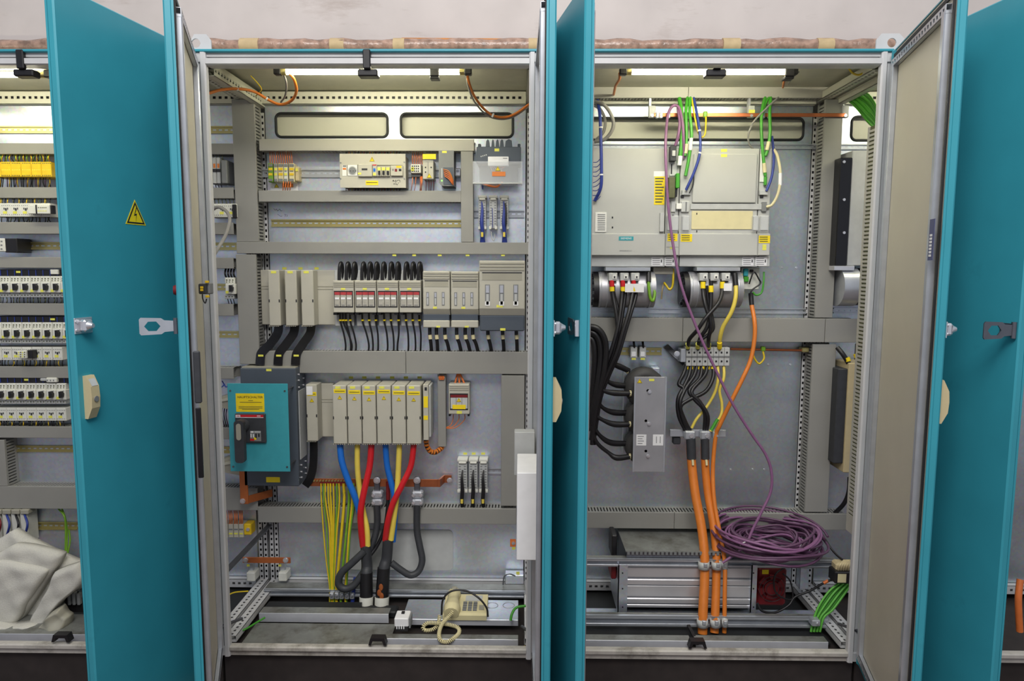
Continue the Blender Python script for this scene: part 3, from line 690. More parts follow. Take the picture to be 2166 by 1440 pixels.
for i, (x0, x1, m) in enumerate(((1011, 1029, 'navy'), (1034, 1052, None), (1057, 1076, 'navy'))):
    connector(x0, x1, 413, 495, m, ['left connector of the three under the clear-covered contactor, filled with blue wires', 'middle connector of the three, nearly empty of wires', 'right connector of the three, with blue and black wires'][i], 'connectors on the bright rail')
    xm = (x0+x1)/2
    if m:
        cable([(xm-1, 426, .478), (xm, 445, .468), (xm-1, 470, .462), (xm+.5, 490, .465), (xm+1, 513, .48)], 3, m, 'blue wire bundle running down the %s connector' % ('left' if i == 0 else 'right'), 'wire_bundle', 'wires', 'blue connector wires', n=7, rad=[1.2, 3, 4.2, 3.8, 6], parts=(('yellow_sleeve', 'cable_yellow', ((xm, 491, .455), (xm, 501, .455)), 2.6),))
        if i == 2: cable([(xm+2, 430, .475), (xm+4, 450, .462), (xm+3, 475, .46), (xm+1, 490, .468)], 2, 'black', 'black wire strand in the right connector', 'wire', 'wire', n=6)
    else:
        cable([(xm-2, 440, .478), (xm-1, 460, .472), (xm-1, 482, .475)], .8, 'navy', 'single teal wire in the middle connector', 'wire', 'wire', n=5)
        cable([(xm-4, 490, .48), (xm-2, 505, .475), (xm+2, 508, .475), (xm+4, 495, .48)], 1, 'light_grey', 'white strap loop under the middle connector', 'strap', 'strap', n=5)
for i, (x0, x1) in enumerate(((967, 989), (991, 1011), (1013, 1032))):
    connector(x0, x1, 971, 1052, None, '%s connector with black wires, beside the copper bar end' % ['left', 'middle', 'right'][i], 'connectors above the bottom duct')
    xm = (x0+x1)/2; cable([(xm+.5, 994, .478), (xm-1, 1012, .462), (xm, 1035, .46), (xm-1, 1058, .47), (xm+1, 1078, .49)], 3, 'black', 'black wire bundle in the %s lower connector' % ['left', 'middle', 'right'][i], 'wire_bundle', 'wires', 'black connector wires', n=7, rad=[1.5, 3, 4, 4.5, 4.5], parts=(('yellow_sleeve', 'cable_yellow', ((xm-1, 1056, .458), (xm-1, 1064, .458)), 3),))
for x in (984, 1002, 1022): 
    b = B(); b.pbox(x-4, 957, x+4, 961.5, YP-.0012, .0008); b.obj('marker_label', 'yellow_tag', None, 'yellow sticker above the %s black-wired connector' % {984: 'left', 1002: 'middle', 1022: 'right'}[x], 'sticker', 'yellow plate stickers')
# ---- busbar covers, upper row
def busbar_base(x0, y0, x1, y1, label, Y=.498):
    t = thing('busbar_cover', label, 'cover'); b = B(); b.pbox(x0, y0, x1, y1, Y, YP-Y, .003); b.obj('base_panel', 'cream', t)
    h = y1-y0; b = B(); b.pbox(x0, y0+h*.29, x1, y0+h*.305, Y-.0015, .003); b.pbox(x0, y0+h*.34, x1, y0+h*.352, Y-.0015, .003); b.obj('groove', 'cream_dark', t); return t
busbar_base(552, 571, 712, 687, 'wide cream busbar panel behind three narrow covers')
def tall_cover(x0, x1, y0, y1, Y, label, group, back=.497, tags=True, stick=0):
    t = thing('busbar_adapter', label, 'adapter', group); b = B()
    b.pbox(x0, y0+2, x1, y1, Y, back-Y, .003); b.obj('housing', 'cream', t)
    ym = y0+(y1-y0)*.56
    for x in (x0+.3, x1-2.6):
        b = B(); b.pbox(x, ym-3, x+2.2, ym+3, Y-.0006, .002); b.obj('latch_slot', 'ink', t)
    b = B(); n = 6; wv = (x1-x0-2)/n
    for i in range(n): b.pbox(x0+1+i*wv, y1-1, x0+1+i*wv+wv*.55, y1+1.6, Y+.003, .02)
    b.obj('comb_edge', 'cream_dark', t)
    if tags: tag(t, x0+5, y0+4, x0+16, y0+9, Y)
    if stick:
        tag(t, x0+2, stick, x1-2, stick+8, Y, 'yellow', 'warning_label'); tag(t, x0+4, stick+3.5, x1-4, stick+4.8, Y-.0009, 'olive', 'label_print'); tri_px(t, (x0+x1)/2, stick+18.5, 9, Y-.0006)
    return t
for i, (x0, x1) in enumerate(((568, 592), (603, 628), (637, 663))):
    tall_cover(x0, x1, 569, 689, .43, '%s tall cream cover of the three above the black flat bars' % ['left', 'middle', 'right'][i], 'tall covers in the upper row')
    xm = (x0+x1)/2+8; dx = [(0, 590), (0, 624), (0, 659)][i][1]
    ex = [551, 589, 626][i]
    V = [P(dx, 686, .47), P(dx-3, 705, .47), P(dx-18, 727, .46), P(ex+3, 745, .45), P(ex, 757, .445), P(ex-1, 772, .44)]
    t = thing('flat_busbar', '%s flexible black flat bar running down to the main switch' % ['left', 'middle', 'right'][i], 'busbar', 'black flat bars'); b = B(); b.tube(V, 9.2*mpp(.46), flat=.0035); b.obj('insulation', 'black_gloss', t)
    tag(t, ex-5, 750, ex+6, 754, .437)
# ---- four small fuse switches
for i, (x0, x1) in enumerate(((704, 749), (750, 796), (797, 843), (844, 891))):
    t = thing('fuse_switch', '%s small fuse switch with a red band, counted from the left' % ORD[i], 'fuse switch', 'small fuse switches'); Y = .425
    b = B(); b.pbox(x0+.6, 593, x1-.6, 661, Y, .10, .002); b.obj('housing', 'cream', t)
    b = B()
    for y in (597, 601, 605): b.pbox(x0+1.5, y, x1-1.5, y+1.6, Y-.0025, .003)
    b.obj('grip_rib', 'cream_dark', t)
    b = B(); b.pbox(x0+2.5, 615, x1-2.5, 650, Y-.0012, .002); b.obj('window_frame', 'ink', t)
    for k in range(3):
        u = x0+3.5+k*(x1-x0-7)/3; v = u+(x1-x0-7)/3-1
        b = B(); b.pbox(u, 617.5, v, 623.5, Y-.003, .002); b.obj('red_band', 'band_red', t)
        b = B(); b.pbox(u, 624, v, 648, Y-.0035, .0025, .001); w2 = b.obj('fuse_window', 'fuse_grey', t)
        b = B(); b.pbox(u+1, 629, v-2, 633, Y-.0045, .001); b.obj('fuse_print', 'paper', w2); b = B(); b.pbox(u+2, 644.5, v-3, 646, Y-.0045, .001); b.obj('fuse_print', 'mid_grey', w2)
    tag(t, x0+17, 609, x0+26, 613, Y-.001)
    b = B(); b.pbox(x0+1, 661, x0+9, 666, Y+.01, .05); b.pbox(x1-9, 661, x1-1, 666, Y+.01, .05); b.obj('foot', 'black', t)
    b = B(); b.pbox(x0+4, 662, x1-1, 690, .485, .04, .003); b.obj('adapter_foot', 'light_grey', t); b = B(); b.pbox(x0+3, 571, x1-2, 600, .488, .04, .003); b.obj('adapter_head', 'light_grey', t)
    lx = [(720, 735, 749), (768, 782, 796), (811, 827, 841), (859, 873, 887)][i]
    for k, x in enumerate(lx):
        cable([(x-2.5, 595, .45), (x-2.5, 575, .45), (x-1, 561, .452), (x+1.5, 556, .466), (x+4, 562, .48), (x+5, 576, .49), (x+5, 590, .495)], 3.6, 'black', '%s black cable loop above the %s small fuse switch' % (ORD[k], ORD[i]), group='black loops above the fuse switches', n=9)
    bx = [((719, 731), (725, 744), (731, 742), (740, 753)), ((766, 780), (780, 789), (794, 800)), ((812, 820), (826, 833), (842, 841)), ((858, 864), (872, 879), (886, 890))][i]
    for k, (xa, xb) in enumerate(bx):
        cable([(xa, 660, .46), (xa+1, 680, .47), ((xa+xb)/2+2, 705, .475), (xb, 728, .48), (xb-.5, 744, .49)], 2.0, 'black', '%s thin black cable under the %s small fuse switch' % (ORD[k], ORD[i]), group='thin black cables under the fuse switches', n=7, parts=(('yellow_ring', 'yellow', ((xa+1, 675.5, .469), (xa+1.2, 678.5, .469)), 3.2),))
# ---- NH fuse switches
def nh(x0, x1, y0, y1, Y, label, big=False):
    t = thing('fuse_switch', label, 'fuse switch', 'large fuse switches'); w_ = x1-x0; h = y1-y0; yl = y0+h*(.84 if not big else .72)
    b = B(); b.pbox(x0+.6, y0, x1-.6, y0+h*(.68 if not big else .69), Y, .10, .003)
    a = R(x0+.6, y0+h*.68, x1-.6, y0+h*.78, Y)
    b.prism([(Y, a[3]), (Y+.018, a[2]), (Y+.09, a[2]), (Y+.09, a[3])], a[0], a[1], 'x'); b.obj('housing', 'cream', t)
    b = B()
    for k in range(3): b.pbox(x0+2, y0+h*.03+k*h*.045, x1-2, y0+h*.05+k*h*.045, Y-.003, .004)
    b.obj('grip_rib', 'cream_dark', t)
    b = B(); b.pbox(x0+w_*.07, y0+h*.17, x1-w_*.07, y0+h*.28, Y-.001, .002); r_ = b.obj('grip_recess', 'cream_dark', t)
    b = B(); b.pbox(x0+w_*.07, y0+h*.165, x1-w_*.07, y0+h*.18, Y-.0015, .002); b.obj('recess_shadow_strip', 'ink', r_)  # dark strip paints the shade under the recess's upper edge
    for k in range(3):
        xc = x0+w_*(.18+k*.285) if not big else x0+w_*(.185+k*.305); hw = 3 if not big else 5.2
        ya, yb = (y0+h*.37, y0+h*.61) if not big else (y0+h*.34, y0+h*.64)
        b = B(); b.pbox(xc-hw, ya, xc+hw, yb, Y-.001, .002); s_ = b.obj('fuse_slot', 'mid_grey', t)
        b = B(); b.pbox(xc-hw*.7, ya+2, xc+hw*.7, ya+(yb-ya)*.4, Y-.003, .003, .001); b.obj('contact', 'chrome', s_)
        b = B(); b.pbox(xc-hw*.5, ya+(yb-ya)*.45, xc+hw*.5, yb-2, Y-.002, .002); b.obj('fuse_body', 'light_grey', s_)
        if big: b = B(); b.pbox(xc-hw, yb-9, xc+hw, yb, Y-.002, .002); b.obj('fuse_base', 'paper', s_)
    tag(t, x0+w_*.38, y0+h*.63, x0+w_*.52, y0+h*.665, Y)
    if big:
        b = B(); b.pbox(x0+2, y0+h*.78, x1-2, y1, Y+.015, .08, .004); b.obj('terminal_shroud', 'dark_grey', t); tag(t, x0+45, y1-6, x0+56, y1-1, Y+.014)
    else:
        b = B(); b.pbox(x0+1.5, y0+h*.765, x1-1.5, y0+h*.875, Y+.012, .08, .002); b.obj('terminal_shroud', 'dark_grey', t)
        b = B(); b.pbox(x0+1, y0+h*.87, x1-1, y1, Y+.008, .08, .003); b.obj('lower_cover', 'cream', t); tag(t, x0+w_*.5, y1-4, x0+w_*.64, y1-.5, Y+.007)
nh(894, 952, 573, 693, .415, 'left of two mid-sized cream fuse switches with three slots')
nh(953, 1013, 574, 693, .415, 'right of two mid-sized cream fuse switches with three slots')
nh(1013, 1111, 551, 700, .395, 'largest cream fuse switch, with a black lower shroud', True)
for k, (xa, ya, xb) in enumerate(((909, 690, 913), (923, 690, 926), (941, 690, 951), (966, 690, 976), (984, 690, 995), (1000, 690, 1012), (1032, 696, 1040), (1063, 696, 1066), (1092, 696, 1094))):
    cable([(xa, ya, .46), (xa+.5, 712, .458), ((xa+xb)/2+.5, 726, .465), (xb, 746, .485)], 3.8, 'black', '%s thick black cable under the three large fuse switches, from the left' % ORD[k], group='thick black cables', n=9, parts=(('cable_marker', 'ivory', ((xa+.5, 708, .4555), (xa+1.5, 717, .4555)), 4.2),))
for k, x in enumerate((834, 876, 930, 989, 1064)):
    b = B(); b.pbox(x-4, 536.5, x+4, 541.5, .456, .001); b.obj('marker_label', 'yellow_tag', None, '%s of five small yellow tags hanging under the long middle duct' % ORD[k], 'sticker', 'yellow duct tags')
# ---- main switch
t = thing('main_switch', 'dark grey main switch with a teal front panel and black rotary handle', 'switch')
a = R(512, 779, 629, 1028, .40)
b = B(); b.box(a[0], a[1], .40, .515, a[2], a[3], .003)
a2 = R(548, 768, 648, 772, .53)
b.obj('switch_body', 'dark_grey', t)
b = B(); b.box(a[1], a[1]+.003, .425, .51, a[2]+.11, a[3]-.10); b.obj('side_panel', 'light_grey', t)
b = B()
for dz in (.03, .055, .085): 
    for yy in (.43, .49): b.cyl((a[1]+.0, yy, a[2]+dz), (a[1]+.006, yy, a[2]+dz), .004, 8)
    for yy in (.43, .49): b.cyl((a[1]+.0, yy, a[3]-dz), (a[1]+.006, yy, a[3]-dz), .004, 8)
b.obj('bolt', 'chrome', t)
b = B(); b.box(a[0]+.004, a[1]-.004, .41, .50, a[3], a[3]+.004); b.obj('top_terminal_cover', 'cream_dark', t)
tag(t, 563, 780, 574, 785, .40, 'yellow_tag'); tag(t, 563, 1009, 592, 1020, .40, 'yellow', 'warning_label')
Yq = .30; q = R(484, 811, 611, 997, Yq)
b = B(); b.box(q[0], q[1], Yq, Yq+.003, q[2], q[3], .001); b.obj('front_panel', 'teal_panel', t)
for x in (q[0]+.012, q[1]-.012):
    for z in (q[2]+.02, q[3]-.03):
        b = B(); b.cyl((x, Yq+.003, z), (x, .42, z), .004, 8); b.cyl((x, Yq-.002, z), (x, Yq, z), .004, 8); b.obj('standoff', 'steel_dark', t)
s_ = tag(t, 499, 832, 559, 871, Yq, 'yellow', 'yellow_sign')
c = P(529, 840, Yq-.001); text('HAUPTSCHALTER', .0128, c, s_, 'ink', sx=1.02)
for y, wd in ((846.5, 10), (850, 46), (859.5, 50), (862.5, 50), (865, 36)): tag(s_, 530-wd/2, y, 530+wd/2, y+.8, Yq-.001, 'olive', 'sign_print')
b = B(); b.pbox(497.5, 875, 561.5, 937, Yq-.012, .012, .003); hp = b.obj('handle_plate', 'shrink', t)
tag(hp, 498, 877.3, 557, 882, Yq-.012, 'red', 'red_stripe'); tag(hp, 498, 882.3, 557, 883.4, Yq-.012, 'paper', 'white_stripe')
b = B(); b.pbox(498.5, 877.5, 508, 882.5, Yq-.0135, .0006); b.obj('maker_mark', 'paper', hp); c = P(503.2, 880, Yq-.0142); text('ABB', .0075, c, hp, 'red'); tag(hp, 543.5, 879, 551, 880.4, Yq-.0128, 'paper', 'faint_print')
st = tag(hp, 529, 911, 552, 933, Yq-.012, 'mid_grey', 'position_sticker')
for k, (x0, y0, x1, y1, m) in enumerate(((530, 912, 536, 915, 'paper'), (538, 912, 551, 915, 'light_grey'), (530, 917, 532, 925, 'paper'), (535, 918, 537, 925, 'paper'), (540, 917, 543, 926, 'ink'), (546, 917, 549, 924, 'ink'), (529, 928, 538, 932, 'red'), (537, 925, 542, 930, 'yellow'))): tag(st, x0, y0, x1, y1, Yq-.0128, m, 'sticker_print')
b = B(); c = P(514, 899, Yq-.012); b.cyl((c.x, Yq-.012, c.z), (c.x, Yq-.045, c.z), .028, 20, .023)
a3 = R(496, 890, 516, 979, Yq-.06); lv = rrect(a3[0], a3[1], a3[2], a3[3], .012)
b.prism(lv, Yq-.062, Yq-.038); b.obj('rotary_handle', 'shrink', t)
a4 = R(499.5, 896, 509.5, 931, Yq-.063); b = B(); b.prism(rrect(a4[0], a4[1], a4[2], a4[3], .0095), Yq-.064, Yq-.060); b.obj('handle_insert', 'cream_dark', t)
# ---- right narrow cover and its flat cable
busbar_base(672, 811, 706, 924, 'cream busbar panel right of the main switch')
t = tall_cover(648, 671, 811, 933, .425, 'single tall cream cover between the main switch and the row of six', None, tags=False, stick=829)
tag(t, 648, 817, 661, 835, .4235, 'paper', 'white_label')
t = thing('flat_busbar', 'black flat bar hanging from the single tall cover', 'busbar'); b = B()
b.tube([P(664, 931, .46), P(664, 960, .46), P(662, 990, .455), P(656, 1012, .45), P(646, 1027, .45)], 8.5*mpp(.46), flat=.0045); b.obj('insulation', 'black_gloss', t)
# ---- row of six covers
for i, (x0, x1, st) in enumerate(((704, 733, 823), (735, 764, 825), (766, 795, 826.5), (797, 827, 824), (829, 858, 826.5), (860, 890, 827.5))):
    t = tall_cover(x0, x1, 813, 939, .37, '%s tall cover from the left in the row of six above the thick cables' % ORD[i], 'row of six tall covers', stick=st)
t = thing('busbar_end_unit', 'slim cream end unit with upright yellow stickers, right of the six covers', 'end unit')
b = B(); b.pbox(895, 813, 906, 931, .39, .105, .002); b.obj('housing', 'cream', t); b = B(); b.pbox(906.3, 815, 911, 925, .41, .09, .003); b.obj('clear_side', 'light_grey', t)
tag(t, 896, 838, 905, 862, .39, 'yellow', 'warning_label'); tag(t, 896, 879, 905, 888, .39, 'yellow', 'warning_label'); tag(t, 898, 819, 903, 826, .39, 'ink', 'opening')
t = thing('corrugated_conduit', 'short orange corrugated conduit curling under the end unit', 'conduit')
pts = [P(901, 930, .44), P(903, 944, .44), P(910, 955, .45), P(920, 957, .46), P(930, 951, .48), P(936, 945, .495)]
b = B(); b.tube(pts, 4.6*mpp(.45), 9); b.obj('conduit_core', 'black', t)
bb = B(); 
for i in range(len(pts)-1):
    for j in range(2):
        u = pts[i].lerp(pts[i+1], j*.5+.1); v = pts[i].lerp(pts[i+1], j*.5+.42); b = B(); b.cyl(u, v, 5.6*mpp(.45), 10); b.obj('rib', 'orange', t)
t = thing('wire_tuft', 'orange wire tuft poking out at the top of the narrow duct', 'wires'); 
for k in range(5):
    b = B(); b.tube([P(934, 793, .485), P(934+(k-2)*2.6, 797, .468), P(934+(k-2)*2, 803, .47)], 1.2*mpp(.47), 5, 4); b.obj('strand', 'orange_wire', t)
# ---- small fuse holder with orange wires
t = thing('fuse_switch', 'small fuse switch with yellow warning stickers and orange wires, standing apart', 'fuse switch'); Y = .45
b = B(); b.pbox(949, 812, 993, 876, Y, .075, .003); b.obj('housing', 'cream', t)
b = B()
for y in (816, 820, 824): b.pbox(951, y, 991, y+1.4, Y-.002, .003)
b.obj('grip_rib', 'cream_dark', t)
b = B(); b.pbox(951.5, 832, 990, 867, Y-.001, .002); b.obj('window_frame', 'ink', t); b = B(); b.pbox(953, 835, 989, 840.5, Y-.003, .002); b.obj('red_band', 'dark_red', t)
for k in range(3): b = B(); b.pbox(953+k*12.2, 841, 964.5+k*12.2, 864, Y-.003, .002); b.obj('fuse_window', 'light_grey', t)
tri_px(t, 970.5, 847, 9, Y-.0034); tag(t, 957, 856, 985, 865, Y-.0032, 'yellow', 'warning_label'); tag(t, 966, 869, 977, 875, Y)
b = B(); b.pbox(949, 876, 953, 880, Y+.01, .05); b.pbox(989, 876, 993, 880, Y+.01, .05); b.obj('foot', 'black', t)
for k, x in enumerate((962, 972, 983)):
    cable([(968+k*2, 790, .49), ((968+x)/2+k, 800, .485), (x, 813, .48)], 2.2, 'orange_wire', '%s orange wire above the lone small fuse switch' % ['left', 'middle', 'right'][k], 'wire', 'wire', 'orange wires of the lone fuse switch', n=6)
    cable([(959+k*12, 876, .49), (958+k*12, 888, .488), (952+k*6, 900+k*2, .485), (943, 904+k, .49)], .9, 'orange_wire', '%s thin orange wire below the lone small fuse switch' % ['left', 'middle', 'right'][k], 'wire', 'wire', 'orange wires of the lone fuse switch', n=6)

for k, x in enumerate((742, 770, 799, 829, 858, 887)):
    b = B(); b.pbox(x-4, 796, x+5, 801, YP-.0012, .0008); b.obj('marker_label', 'yellow_tag', None, '%s yellow plate sticker from the left above the row of six covers' % ORD[k], 'sticker', 'stickers above the six covers')
for k, x in enumerate((601, 635, 669)):
    b = B(); b.pbox(x-4, 565, x+5, 570, YP-.0012, .0008); b.obj('marker_label', 'yellow_tag', None, '%s yellow plate sticker above the three tall covers' % ['left', 'middle', 'right'][k], 'sticker', 'stickers above the three covers')

scribble(CABS[1], [(579, 441), (582, 444.6), (585, 442), (587, 446), (590, 443.5), (592, 442), (594, 446), (597, 445)], YP, 'mid_grey'); scribble(CABS[1], [(587, 453), (591, 455.5), (594, 457.5), (597, 456.5)], YP, 'mid_grey'); scribble(CABS[1], [(601.5, 453.5), (604, 453.5), (603, 458)], YP, 'mid_grey'); scribble(CABS[1], [(606, 454), (608, 455.5), (606.5, 458.5)], YP, 'mid_grey')
# ================================================================== power cabinet: copper, thick cables, floor
def bolt(parent, px, py, Y, r=4, m='chrome', name='bolt'):
    b = B(); pcyl(b, px, py, Y-.003, r*1.5, .003, 14); pcyl(b, px, py, Y-.010, r, .007, 6); return b.obj(name, m, parent)
t = thing('earth_bar', 'horizontal copper earth bar with a bent right end and a row of screws', 'busbar'); Y = .452
a = R(655, 1013, 925, 1029, Y); b = B(); b.box(a[0], a[1], Y, Y+.006, a[2], a[3], .001)
e = P(941, 1018, .52); b.prism([(a[1], Y), (a[1]+.012, Y), (e.x, .514), (e.x+.03, .514), (e.x+.03, .52), (e.x-.006, .52), (a[1]+.004, Y+.006), (a[1], Y+.006)], a[2], a[3], 'z'); b.obj('copper_strip', 'copper', t)
bolt(t, 951, 1016, .514, 4)
for i in range(11):
    b = B(); pcyl(b, 664+i*6.4, 1017, Y-.006, 2, .006, 8); b.obj('screw', 'brass_rail', t)
b = B(); b.pbox(676, 1019, 735, 1024, Y-.003, .003); b.obj('red_lug_strip', 'dark_red', t)
t = thing('copper_link', 'L-shaped copper bar hanging under the main switch, bolted at its foot', 'busbar')
b = B(); b.pbox(507, 990, 524, 1066, .40, .006, .001); a = R(507, 1052, 524, 1066, .40)
e = P(575, 1020, .50); s0 = P(520, 1059, .40); b.obj('upright_strip', 'copper_paint', t)
b = B(); b.prism([(s0.x, .401), (s0.x, .407), (e.x, .505), (e.x, .499)], a[2], a[3]+.004, 'z'); b.obj('slanting_strip', 'copper_paint', t); bolt(t, 513, 1060, .40, 4)
t = thing('copper_link', 'short horizontal copper bar with two bolts, low beside the perforated posts', 'busbar')
b = B(); b.pbox(513, 1179, 614, 1191, .44, .006, .001); b.obj('copper_strip', 'copper_paint', t); bolt(t, 519, 1185, .44, 4); bolt(t, 604, 1185, .44, 4)
for x, nm in ((530, 'left'), (597, 'right')):
    t = thing('standoff_insulator', 'white insulator below the %s end of the short copper bar' % nm, 'insulator', 'white insulators'); b = B(); b.pbox(x-9, 1211, x+9, 1230, .45, .06, .004); b.obj('block', 'offwhite', t); tag(t, x-8, 1193, x-2, 1198, .45)
    b = B(); b.pbox(x-5, 1191, x+5, 1212, .47, .02); b.obj('neck', 'zinc_rail', t)
# coloured feeder cables
CC = [('blue', [(719, 936, .41), (723, 975, .40), (736, 1015, .40), (751, 1052, .40), (763, 1095, .405), (769, 1155, .41)], 7, 'left blue cable sweeping right behind the red one'),
      ('cable_yellow', [(756, 936, .41), (756, 985, .41), (760, 1030, .41), (768, 1080, .405), (776, 1118, .395), (778, 1155, .39)], 6, 'left yellow cable between blue and red'),
      ('red', [(786, 936, .41), (782, 985, .40), (771, 1035, .385), (763, 1080, .375), (764, 1120, .38), (768, 1155, .39)], 7, 'left red cable crossing in front of the blue one'),
      ('blue', [(815, 936, .41), (819, 985, .415), (828, 1022, .415), (834, 1050, .415), (835, 1095, .41), (831, 1145, .41)], 6.6, 'right blue cable, mostly hidden by red'),
      ('cable_yellow', [(845, 936, .41), (843, 985, .405), (840, 1040, .40), (834, 1090, .395), (827, 1142, .39)], 6.2, 'right yellow cable behind the second red cable'),
      ('red', [(876, 936, .41), (869, 985, .40), (851, 1025, .385), (831, 1065, .375), (820, 1105, .375), (815, 1142, .39)], 6.6, 'right red cable slanting down to the left')]
for m, p, r, l in CC: cable(p, r, m, l, 'power_cable', group='thick coloured feeder cables', n=14, res=8)
def bundle(pts, rad, label, wrap, stain=False):
    t = thing('cable_bundle', label, 'cable', 'black shrink-wrapped feeders'); V = [P(*p) for p in pts]
    b = B(); b.tube(V, .02, 14, 6, rad=[q*mpp(.4) for q in rad]); b.obj('shrink_sleeve', 'shrink', t)
    b = B(); b.cyl(V[2]+Vector((0, 0, .01)), V[3], (rad[2]+1)*mpp(.4), 14, (rad[3]+.6)*mpp(.4)); b.obj('outer_sleeve', 'black', t)
    b = B(); b.cyl(V[3]+Vector((0, 0, .004)), V[3]+Vector((0, -.012, -.044)), (rad[3]+2)*mpp(.4), 16, (rad[3]+1.4)*mpp(.4)); b.obj('tape_wrap', wrap, t)
    if stain:
        for dz, dx in ((.06, .002), (.035, -.006), (.02, .004)):
            b = B(); b.sphere((V[3].x+dx, V[3].y-rad[3]*mpp(.4), V[3].z+dz), .012, 9, 6, (.8, .12, 1.3)); b.obj('orange_smear', 'copper_paint', t)
    return t
bundle([(773, 1152, .395), (776, 1195, .40), (775, 1215, .385), (775, 1264, .372)], [11, 12, 13, 13.5], 'left black cable bundle with a white tape foot', 'offwhite')
bundle([(821, 1139, .395), (818, 1180, .40), (812, 1205, .385), (808, 1264, .372)], [11.5, 12, 13, 14], 'right black cable bundle with orange smears and a white tape foot', 'offwhite', True)
def lug(px, label):
    t = thing('cable_lug', label, 'cable lug', 'bolted lugs on the earth bar')
    b = B(); pcyl(b, px, 1016, .440, 8, .012, 14); b.pbox(px-6, 1016, px+6, 1040, .440, .012, .003); b.obj('tongue', 'steel_dark', t)
    for y in (1048, 1064):
        b = B(); b.pbox(px-12, y-8, px+12, y+7, .425, .035, .006); b.obj('clamp_body', 'zinc_rail', t)
        for dx in (-8, 8): b = B(); pcyl(b, px+dx, y, .418, 3.6, .008, 8); b.obj('clamp_screw', 'chrome', t)
    bolt(t, px, 1016, .438, 5)
lug(797, 'left bolted cable lug on the copper earth bar'); lug(882, 'right bolted cable lug on the copper earth bar')
cable([(797, 1068, .44), (798, 1105, .44), (793, 1135, .43), (783, 1160, .42), (776, 1178, .41)], 7.2, 'shrink', 'dark grey cable from the left lug into the left bundle', n=12)
cable([(882, 1068, .44), (882, 1120, .44), (888, 1155, .43), (893, 1185, .42), (885, 1208, .41), (868, 1216, .40), (848, 1205, .395), (828, 1190, .395)], 7.4, 'shrink', 'dark grey cable from the right lug curling into the right bundle', n=12)
cable([(821, 1030, .46), (820, 1075, .45), (813, 1120, .44), (797, 1155, .43), (780, 1178, .41)], 4.2, 'black', 'thin black cable between the two coloured bundles', n=9, parts=(('red_lug', 'dark_red', ((821, 1018, .45), (821, 1056, .45)), 4.6),))
cable([(772, 1165, .385), (745, 1190, .375), (722, 1212, .37), (716, 1233, .37), (728, 1245, .37), (748, 1238, .375), (768, 1212, .385)], 8, 'shrink', 'thick dark cable looping out to the left of the left bundle', n=12)
cable([(752, 1222, .40), (748, 1245, .40), (745, 1280, .40)], 4.5, 'navy', 'dark blue cable stub dropping into the last floor clamp', n=9)
# yellow-green earth wires
W = [(679, 683, 697, 1.6, 'yg_yellow'), (684, 690, 699, 1.6, 'yg_green'), (688, 696, 701, 2, 'yg_yellow'), (694, 700, 702, 2, 'yg_yellow'), (699, 702, 703, 2.2, 'yg_yellow'), (705, 705, 704, 2, 'yg_yellow'), (712, 709, 706, 2, 'yg_green'), (717, 712, 706, 2, 'yg_yellow'), (727, 722, 712, 3.4, 'yg_yellow'), (737, 732, 721, 2.8, 'yg_green'), (744, 738, 731, 2.6, 'yg_yellow'), (748, 740, 733, 2.2, 'yg_green')]
for i, (a_, m_, z_, r, mm) in enumerate(W):
    cable([(a_, 1022, .45), (a_+1, 1060, .445), (m_+1, 1120, .43), ((m_+z_)/2, 1185, .42), (z_, 1240, .41), (z_, 1278, .40)], r, mm, '%s yellow-green earth wire from the left under the copper bar' % ORD[i], 'earth_wire', 'wire', 'yellow-green earth wires', n=7, parts=(('printed_sleeve', 'olive', ((a_+1, 1040, .449), (a_+1, 1066, .446)), r*1.05),) if i % 2 == 0 else ())
for i, x in enumerate((701, 712, 722, 733, 744)):
    t = thing('cable_clamp', '%s small floor clamp from the left below the earth wires' % ORD[i], 'clamp', 'small floor clamps'); b = B(); b.pbox(x-4.6, 1254, x+4.6, 1268, .385, .03, .003); b.obj('clamp_band', 'zinc_rail', t); b = B(); pcyl(b, x, 1260, .38, 2.4, .006, 8); b.obj('screw', 'chrome', t)
# ---- floor of the power cabinet: cable rail, gland plates, foam (parts of the cabinet)
def c_rail(parent, x0, x1, y0, ym, y1, Y, label=None, m='zinc_rail', top=True):
    a = R(x0, ym, x1, y1, Y); X0, X1, Z0, Z1 = a; h = Z1-Z0; b = B()
    b.box(X0, X1, Y, Y+.002, Z1-h*.28, Z1, .0008); b.box(X0, X1, Y, Y+.002, Z0, Z0+h*.28, .0008)
    b.box(X0, X1, Y+.014, Y+.016, Z0, Z1); b.box(X0, X1, Y, Y+.016, Z1-.002, Z1); b.box(X0, X1, Y, Y+.016, Z0, Z0+.002)
    o = b.obj('cable_rail', m, parent, label)
    if top:
        yb = PZ((x0+x1)/2, y0, Z1).y; b = B(); b.box(X0, X1, Y+.016, max(yb, Y+.03), Z1-.0035, Z1-.0005); b.obj('rail_shelf', 'zinc_dirty', parent)
    return o
c_rail(CABS[1], 558, 1111, 1233, 1249, 1263, .40)
def gland(parent, x0, x1, ytop0, ytop1, yface, z, m='zinc', fm='flange'):
    """floor plate: top from ytop0 (back) to ytop1 (front edge) at height z, front flange down to yface"""
    xm = (x0+x1)/2; Yf = PZ(xm, ytop1, z).y; Yb = PZ(xm, ytop0, z).y; zf = P(xm, yface, Yf).z
    X0, X1 = P(x0, ytop1, Yf).x, P(x1, ytop1, Yf).x
    b = B(); b.box(X0, X1, Yf, Yb, z-.003, z, .001); b.obj('gland_plate', m, parent)
    b = B(); b.box(X0, X1, Yf-.002, Yf, zf, z, .0008); b.obj('plate_flange', fm, parent); return Yf, Yb, X0, X1
